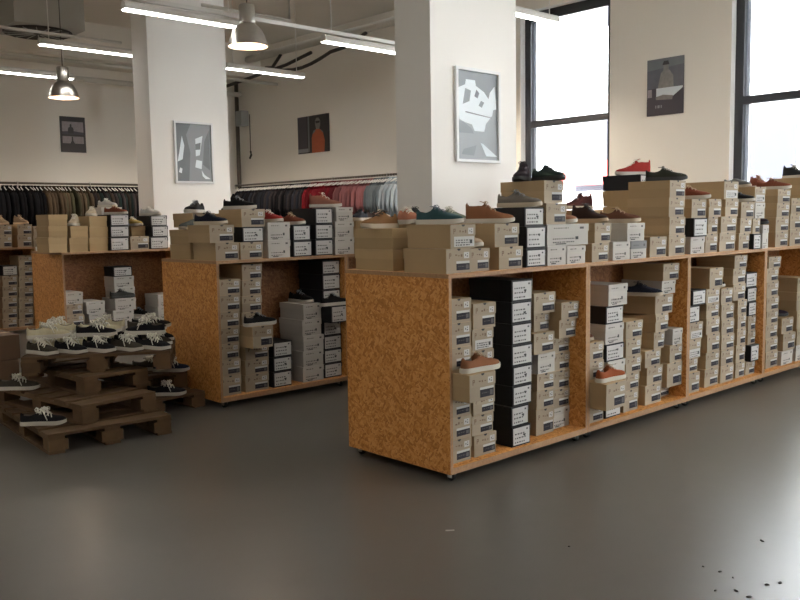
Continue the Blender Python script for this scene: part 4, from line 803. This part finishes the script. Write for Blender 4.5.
PILE = [  # along, back, lift, turn (deg from deck front), colour, label
 (0.115, 0.125, 0, -40, 'olive', 'brown sneaker, first from left in the front row on the top pallet'),
 (0.302, 0.125, 0, -37, 'black', 'black sneaker, second from left in the front row on the top pallet'),
 (0.489, 0.125, 0, -37, 'black', 'black sneaker, third from left in the front row on the top pallet'),
 (0.676, 0.125, 0, -40, 'olive', 'brown sneaker, fourth from left in the front row on the top pallet'),
 (0.863, 0.125, 0, -39, 'black', 'black sneaker, fifth from left in the front row on the top pallet'),
 (0.115, 0.35, 0, -37, 'cream', 'cream sneaker, first from left in the middle row on the top pallet'),
 (0.302, 0.35, 0, -38, 'cream', 'cream sneaker, second from left in the middle row on the top pallet'),
 (0.489, 0.35, 0, -36, 'black', 'black sneaker, third from left in the middle row on the top pallet'),
 (0.676, 0.35, 0, -37, 'black', 'black sneaker, fourth from left in the middle row on the top pallet'),
 (0.863, 0.35, 0, -41, 'olive', 'brown sneaker, fifth from left in the middle row on the top pallet'),
 (0.115, 0.575, 0, -37, 'cream', 'cream sneaker, first from left in the back row on the top pallet'),
 (0.302, 0.575, 0, -41, 'cream', 'cream sneaker, second from left in the back row on the top pallet'),
 (0.489, 0.575, 0, -35, 'cream', 'cream sneaker, third from left in the back row on the top pallet'),
 (0.676, 0.575, 0, -38, 'black', 'black sneaker, fourth from left in the back row on the top pallet'),
 (0.863, 0.575, 0, -39, 'black', 'black sneaker, fifth from left in the back row on the top pallet'),
 (0.15, 0.2, 0.101, 8, 'cream', 'cream sneaker on the upper layer of the pile, left front'),
 (0.47, 0.19, 0.101, -11, 'black', 'black sneaker on the upper layer of the pile, middle front'),
 (0.8, 0.2, 0.101, 166, 'black', 'black sneaker on the upper layer of the pile, right front'),
 (0.15, 0.37, 0.101, 190, 'cream', 'cream sneaker on the upper layer of the pile, left middle'),
 (0.48, 0.36, 0.101, 7, 'cream', 'cream sneaker on the upper layer of the pile, centre'),
 (0.8, 0.37, 0.101, -10, 'olive', 'brown sneaker on the upper layer of the pile, right middle'),
 (0.16, 0.54, 0.101, -8, 'cream', 'cream sneaker on the upper layer of the pile, left back'),
 (0.49, 0.53, 0.101, 170, 'cream', 'cream sneaker on the upper layer of the pile, middle back'),
 (0.82, 0.54, 0.101, 9, 'black', 'black sneaker on the upper layer of the pile, right back'),
]
for a, b, lift, tr, c_, lab in PILE:
    x, y = onD(a, b); sneaker(c_, lab, x, y, ZD+lift, DR+math.radians(tr))
sneaker('black', 'black sneaker with white laces alone on the lowest pallet', -1.215, 2.46, PH+.001, math.radians(-36))
sneaker('olive', 'brown sneaker with cream sole at the far left of the narrow pallet', -1.14, 3.10, 2*PH+.001, math.radians(-40))
sneaker('black', 'black sneaker with white sole on the low pallet by the middle cabinet', -.19, 2.76, PH-.009, math.radians(-38))
sneaker('navy', 'navy sneaker on the upper pallet by the middle cabinet', -.02, 3.00, 2*PH-.009, math.radians(-42))
sneaker('olive', 'brown sneaker behind the navy one by the middle cabinet', -.10, 3.18, 2*PH-.009, math.radians(-34))
# cartons at the left edge
for i, lab in enumerate(('bottom brown carton at the left edge behind the pallets', 'middle brown carton at the left edge behind the pallets', 'top brown carton at the left edge behind the pallets')):
    e = thing('carton', lab, 'carton', (-1.22+.01*i, 3.95, .19*i), math.radians(-4+2*i), 'brown cartons')
    m = MB(); m.box(-.30, .30, -.2, .2, 0, .188, 'carton'); m.build('carton_body', e)
    m = MB(); m.box(-.302, .302, -.025, .025, .100, .1895, 'tan_rubber', faces=(1, 4, 5)); m.build('tape', e)

# ------------------------------------------------------------------ clothes racks
def rack(label, loc, rz, L, posts, z=2.06):
    e = thing('clothes_rack', label, 'clothes rack', loc, rz, 'wall-side clothes racks')
    m = MB(); m.tube([(0, 0, z), (L, 0, z)], .018, 'rail_dark', 10); m.build('hanging_rail', e)
    for p in posts:
        m = MB(); m.tube([(p, 0, .02), (p, 0, z+.03)], .017, 'chrome', 10); m.build('post', e)
        m = MB(); m.box(p-.02, p+.02, -.25, .25, 0, .02, 'chrome'); m.build('foot', e)
rack('clothes rack along the far left wall', (.4, 10.85, 0), 0, 3.75, (.02, 1.2, 2.36, 3.73))
rack('clothes rack along the back wall', (5.4, 10.6, 0), -PI/2, 4.75, (.02, 1.24, 2.87, 4.18, 4.73))
def garment_meshes(v):
    rnd = random.Random(v+70); b = MB(); W = .22+.015*rnd.random(); L = .70+.18*rnd.random()
    nz, na = 12, 22; vs = []; ph = rnd.uniform(0, 6)
    for i in range(nz+1):
        t = i/nz; z = -.038-L*t
        if t == 0: w, d = .06, .018
        elif t < .1: w, d = .06+(W-.06)*(t/.1)**.6, .02
        else: w, d = W*(.90+.10*t), .020+.016*t
        for j in range(na):
            a = 2*PI*j/na; fold = 1+.35*t*math.sin(5*a+ph+t*2)+.18*t*math.sin(9*a+ph*2)
            vs.append((d*math.sin(a)*fold, w*math.cos(a)*(1+.02*math.sin(6*t+ph)), z-(.09*abs(math.cos(a)) if 0 < i < 3 else 0)*(1 if i == 1 else .5)))
    fs = [(i*na+j, i*na+(j+1) % na, (i+1)*na+(j+1) % na, (i+1)*na+j) for i in range(nz) for j in range(na)]
    b.add(vs, fs, 'cable', True); me = b.mesh('garment_body')
    sl = []
    for sg in (-1, 1):
        s = MB(); s.tube([(0, sg*W*.80, -.17), (.006, sg*W*1.02, -.26), (.010, sg*W*1.08, -.45), (.004, sg*W*1.06, -.62)], [.035, .036, .033, .027], 'cable', 8); sl.append(s.mesh('sleeve'))
    h = MB(); h.tube([(0, 0, -.055), (0, 0, -.035), (0, .016, -.008), (0, .012, .022), (0, -.006, .021)], .0035, 'white_metal', 5)
    h.tube([(0, -W*.85, -.115), (0, -.05, -.055), (0, .05, -.055), (0, W*.85, -.115)], .008, 'white_metal', 5)
    return me, sl, h.mesh('hanger')
GM = [garment_meshes(v) for v in range(4)]
_gc = {}
def garment(colname, c, label, group, x, y, rz, v):
    key = (colname, v)
    if key not in _gc:
        if 'cloth_'+colname not in M: M['cloth_'+colname] = plain('cloth_'+colname, c, .95, var=.2, scale=12, objvar=.35, spec=.1)
        def recol(me):
            q = me.copy(); q.materials[0] = M['cloth_'+colname]; return q
        me, sl, h = GM[v]; _gc[key] = (recol(me), [recol(q) for q in sl], h)
    me, sl, h = _gc[key]
    e = thing('garment', label, 'garment', (x, y, 2.062), rz, group)
    put('garment_body', me, e)
    for q in sl: put('sleeve', q, e)
    put('hanger', h, e)
rg = random.Random(5)
x = .55; i = 0
while x < 4.05:
    if x < 1.93: a = ('black', (.010, .010, .012), 'black garment in the black run of the far left rack', 'black clothes on the far left rack')
    elif x < 2.74: a = (('brown', (.085, .062, .042)) if rg.random() < .75 else ('olive', (.055, .052, .032)))+('brown or olive garment in the middle of the far left rack', 'brown clothes on the far left rack')
    else: a = rg.choice((('dark', (.028, .024, .026)), ('darkteal', (.014, .022, .022)), ('umber', (.04, .03, .025))))+('dark garment in the last run of the far left rack', 'dark clothes on the far left rack')
    garment(*a, x, 10.85, rg.uniform(-.12, .12), i % 4); i += 1; x += rg.uniform(.052, .066)
y = 10.35
while y > 5.95:
    if y > 8.22: a = rg.choice((('dark', (.028, .024, .026)), ('black', (.010, .010, .012)), ('navycloth', (.020, .022, .030))))+('dark garment in the first run of the back wall rack', 'dark clothes on the back wall rack')
    elif y > 7.55: a = ('red', (.13, .010, .015), 'red garment beside the dark run of the back wall rack', 'red clothes on the back wall rack')
    elif y > 7.42: a = ('wine', (.09, .014, .018), 'wine red garment between the red and pink clothes', 'wine red clothes on the back wall rack')
    elif y > 6.72: a = ('pink', (.22, .09, .095), 'pink garment on the back wall rack', 'pink clothes on the back wall rack')
    elif y > 6.35: a = ('steel', (.11, .13, .145), 'grey-blue garment on the back wall rack', 'grey-blue clothes on the back wall rack')
    else: a = ('paleblue', (.30, .35, .40), 'pale blue garment by the front pillar edge', 'pale blue clothes on the back wall rack')
    garment(*a, 5.4, y, PI/2+rg.uniform(-.12, .12), i % 4); i += 1; y -= rg.uniform(.055, .070)

# ------------------------------------------------------------------ litter on the floor
m = MB(); m.box(-.02, .02, -.006, .006, 0, .002, 'paper'); o = m.build('paper_scrap', None, (-0.486, -0.459, 0)); tag(o, 'small white paper scrap on the bare floor', 'scrap'); o.rotation_euler.z = -.7
for i, (x, y) in enumerate([(-0.238, -1.6), (-0.183, -1.655), (-0.198, -1.712), (-0.08, -1.593), (-0.05, -1.713), (0.002, -1.74), (-0.064, -1.461), (-0.062, -1.531), (0.37, -1.506), (-0.268, -0.956)]):
    m = MB(); r = .0035+.002*(i % 3)
    m.lathe([(0, 0), (r, .001), (r*.6, .005), (0, .006)], 'cable', 7); o = m.build('dried_leaf_crumb', None, (x, y, 0)); o.scale = (1.8, 1, 1); o.rotation_euler.z = i*1.3
    tag(o, 'tiny dark crumb on the floor near the right corner', 'crumb', 'crumbs on the floor')

# ------------------------------------------------------------------ light
w = bpy.data.worlds.new('sky'); S.world = w; w.use_nodes = True
bg = w.node_tree.nodes['Background']; bg.inputs['Color'].default_value = (.93, .97, 1., 1); bg.inputs['Strength'].default_value = SKY
for wx, wy, wr, h in ALLW:
    ld = bpy.data.lights.new('window_portal', 'AREA'); ld.shape = 'RECTANGLE'; ld.size = WZ1-WZ0; ld.size_y = 2*h; ld.cycles.is_portal = True
    lo = bpy.data.objects.new('window_portal', ld); COL.objects.link(lo); lo.rotation_euler = (0, PI/2, wr)
    lo.location = (wx+math.cos(wr)*(WD+.02), wy+math.sin(wr)*(WD+.02), (WZ0+WZ1)/2)
vs = S.view_settings
S.display_settings.display_device = 'sRGB'
vs.view_transform = 'Standard'; vs.look = 'None'; vs.exposure = EXPO; vs.gamma = 1; vs.use_curve_mapping = False
S.cycles.max_bounces = 8; S.cycles.diffuse_bounces = 5; S.cycles.glossy_bounces = 4; S.cycles.transparent_max_bounces = 8
S.cycles.use_denoising = True
S.cycles.sample_clamp_indirect = 6
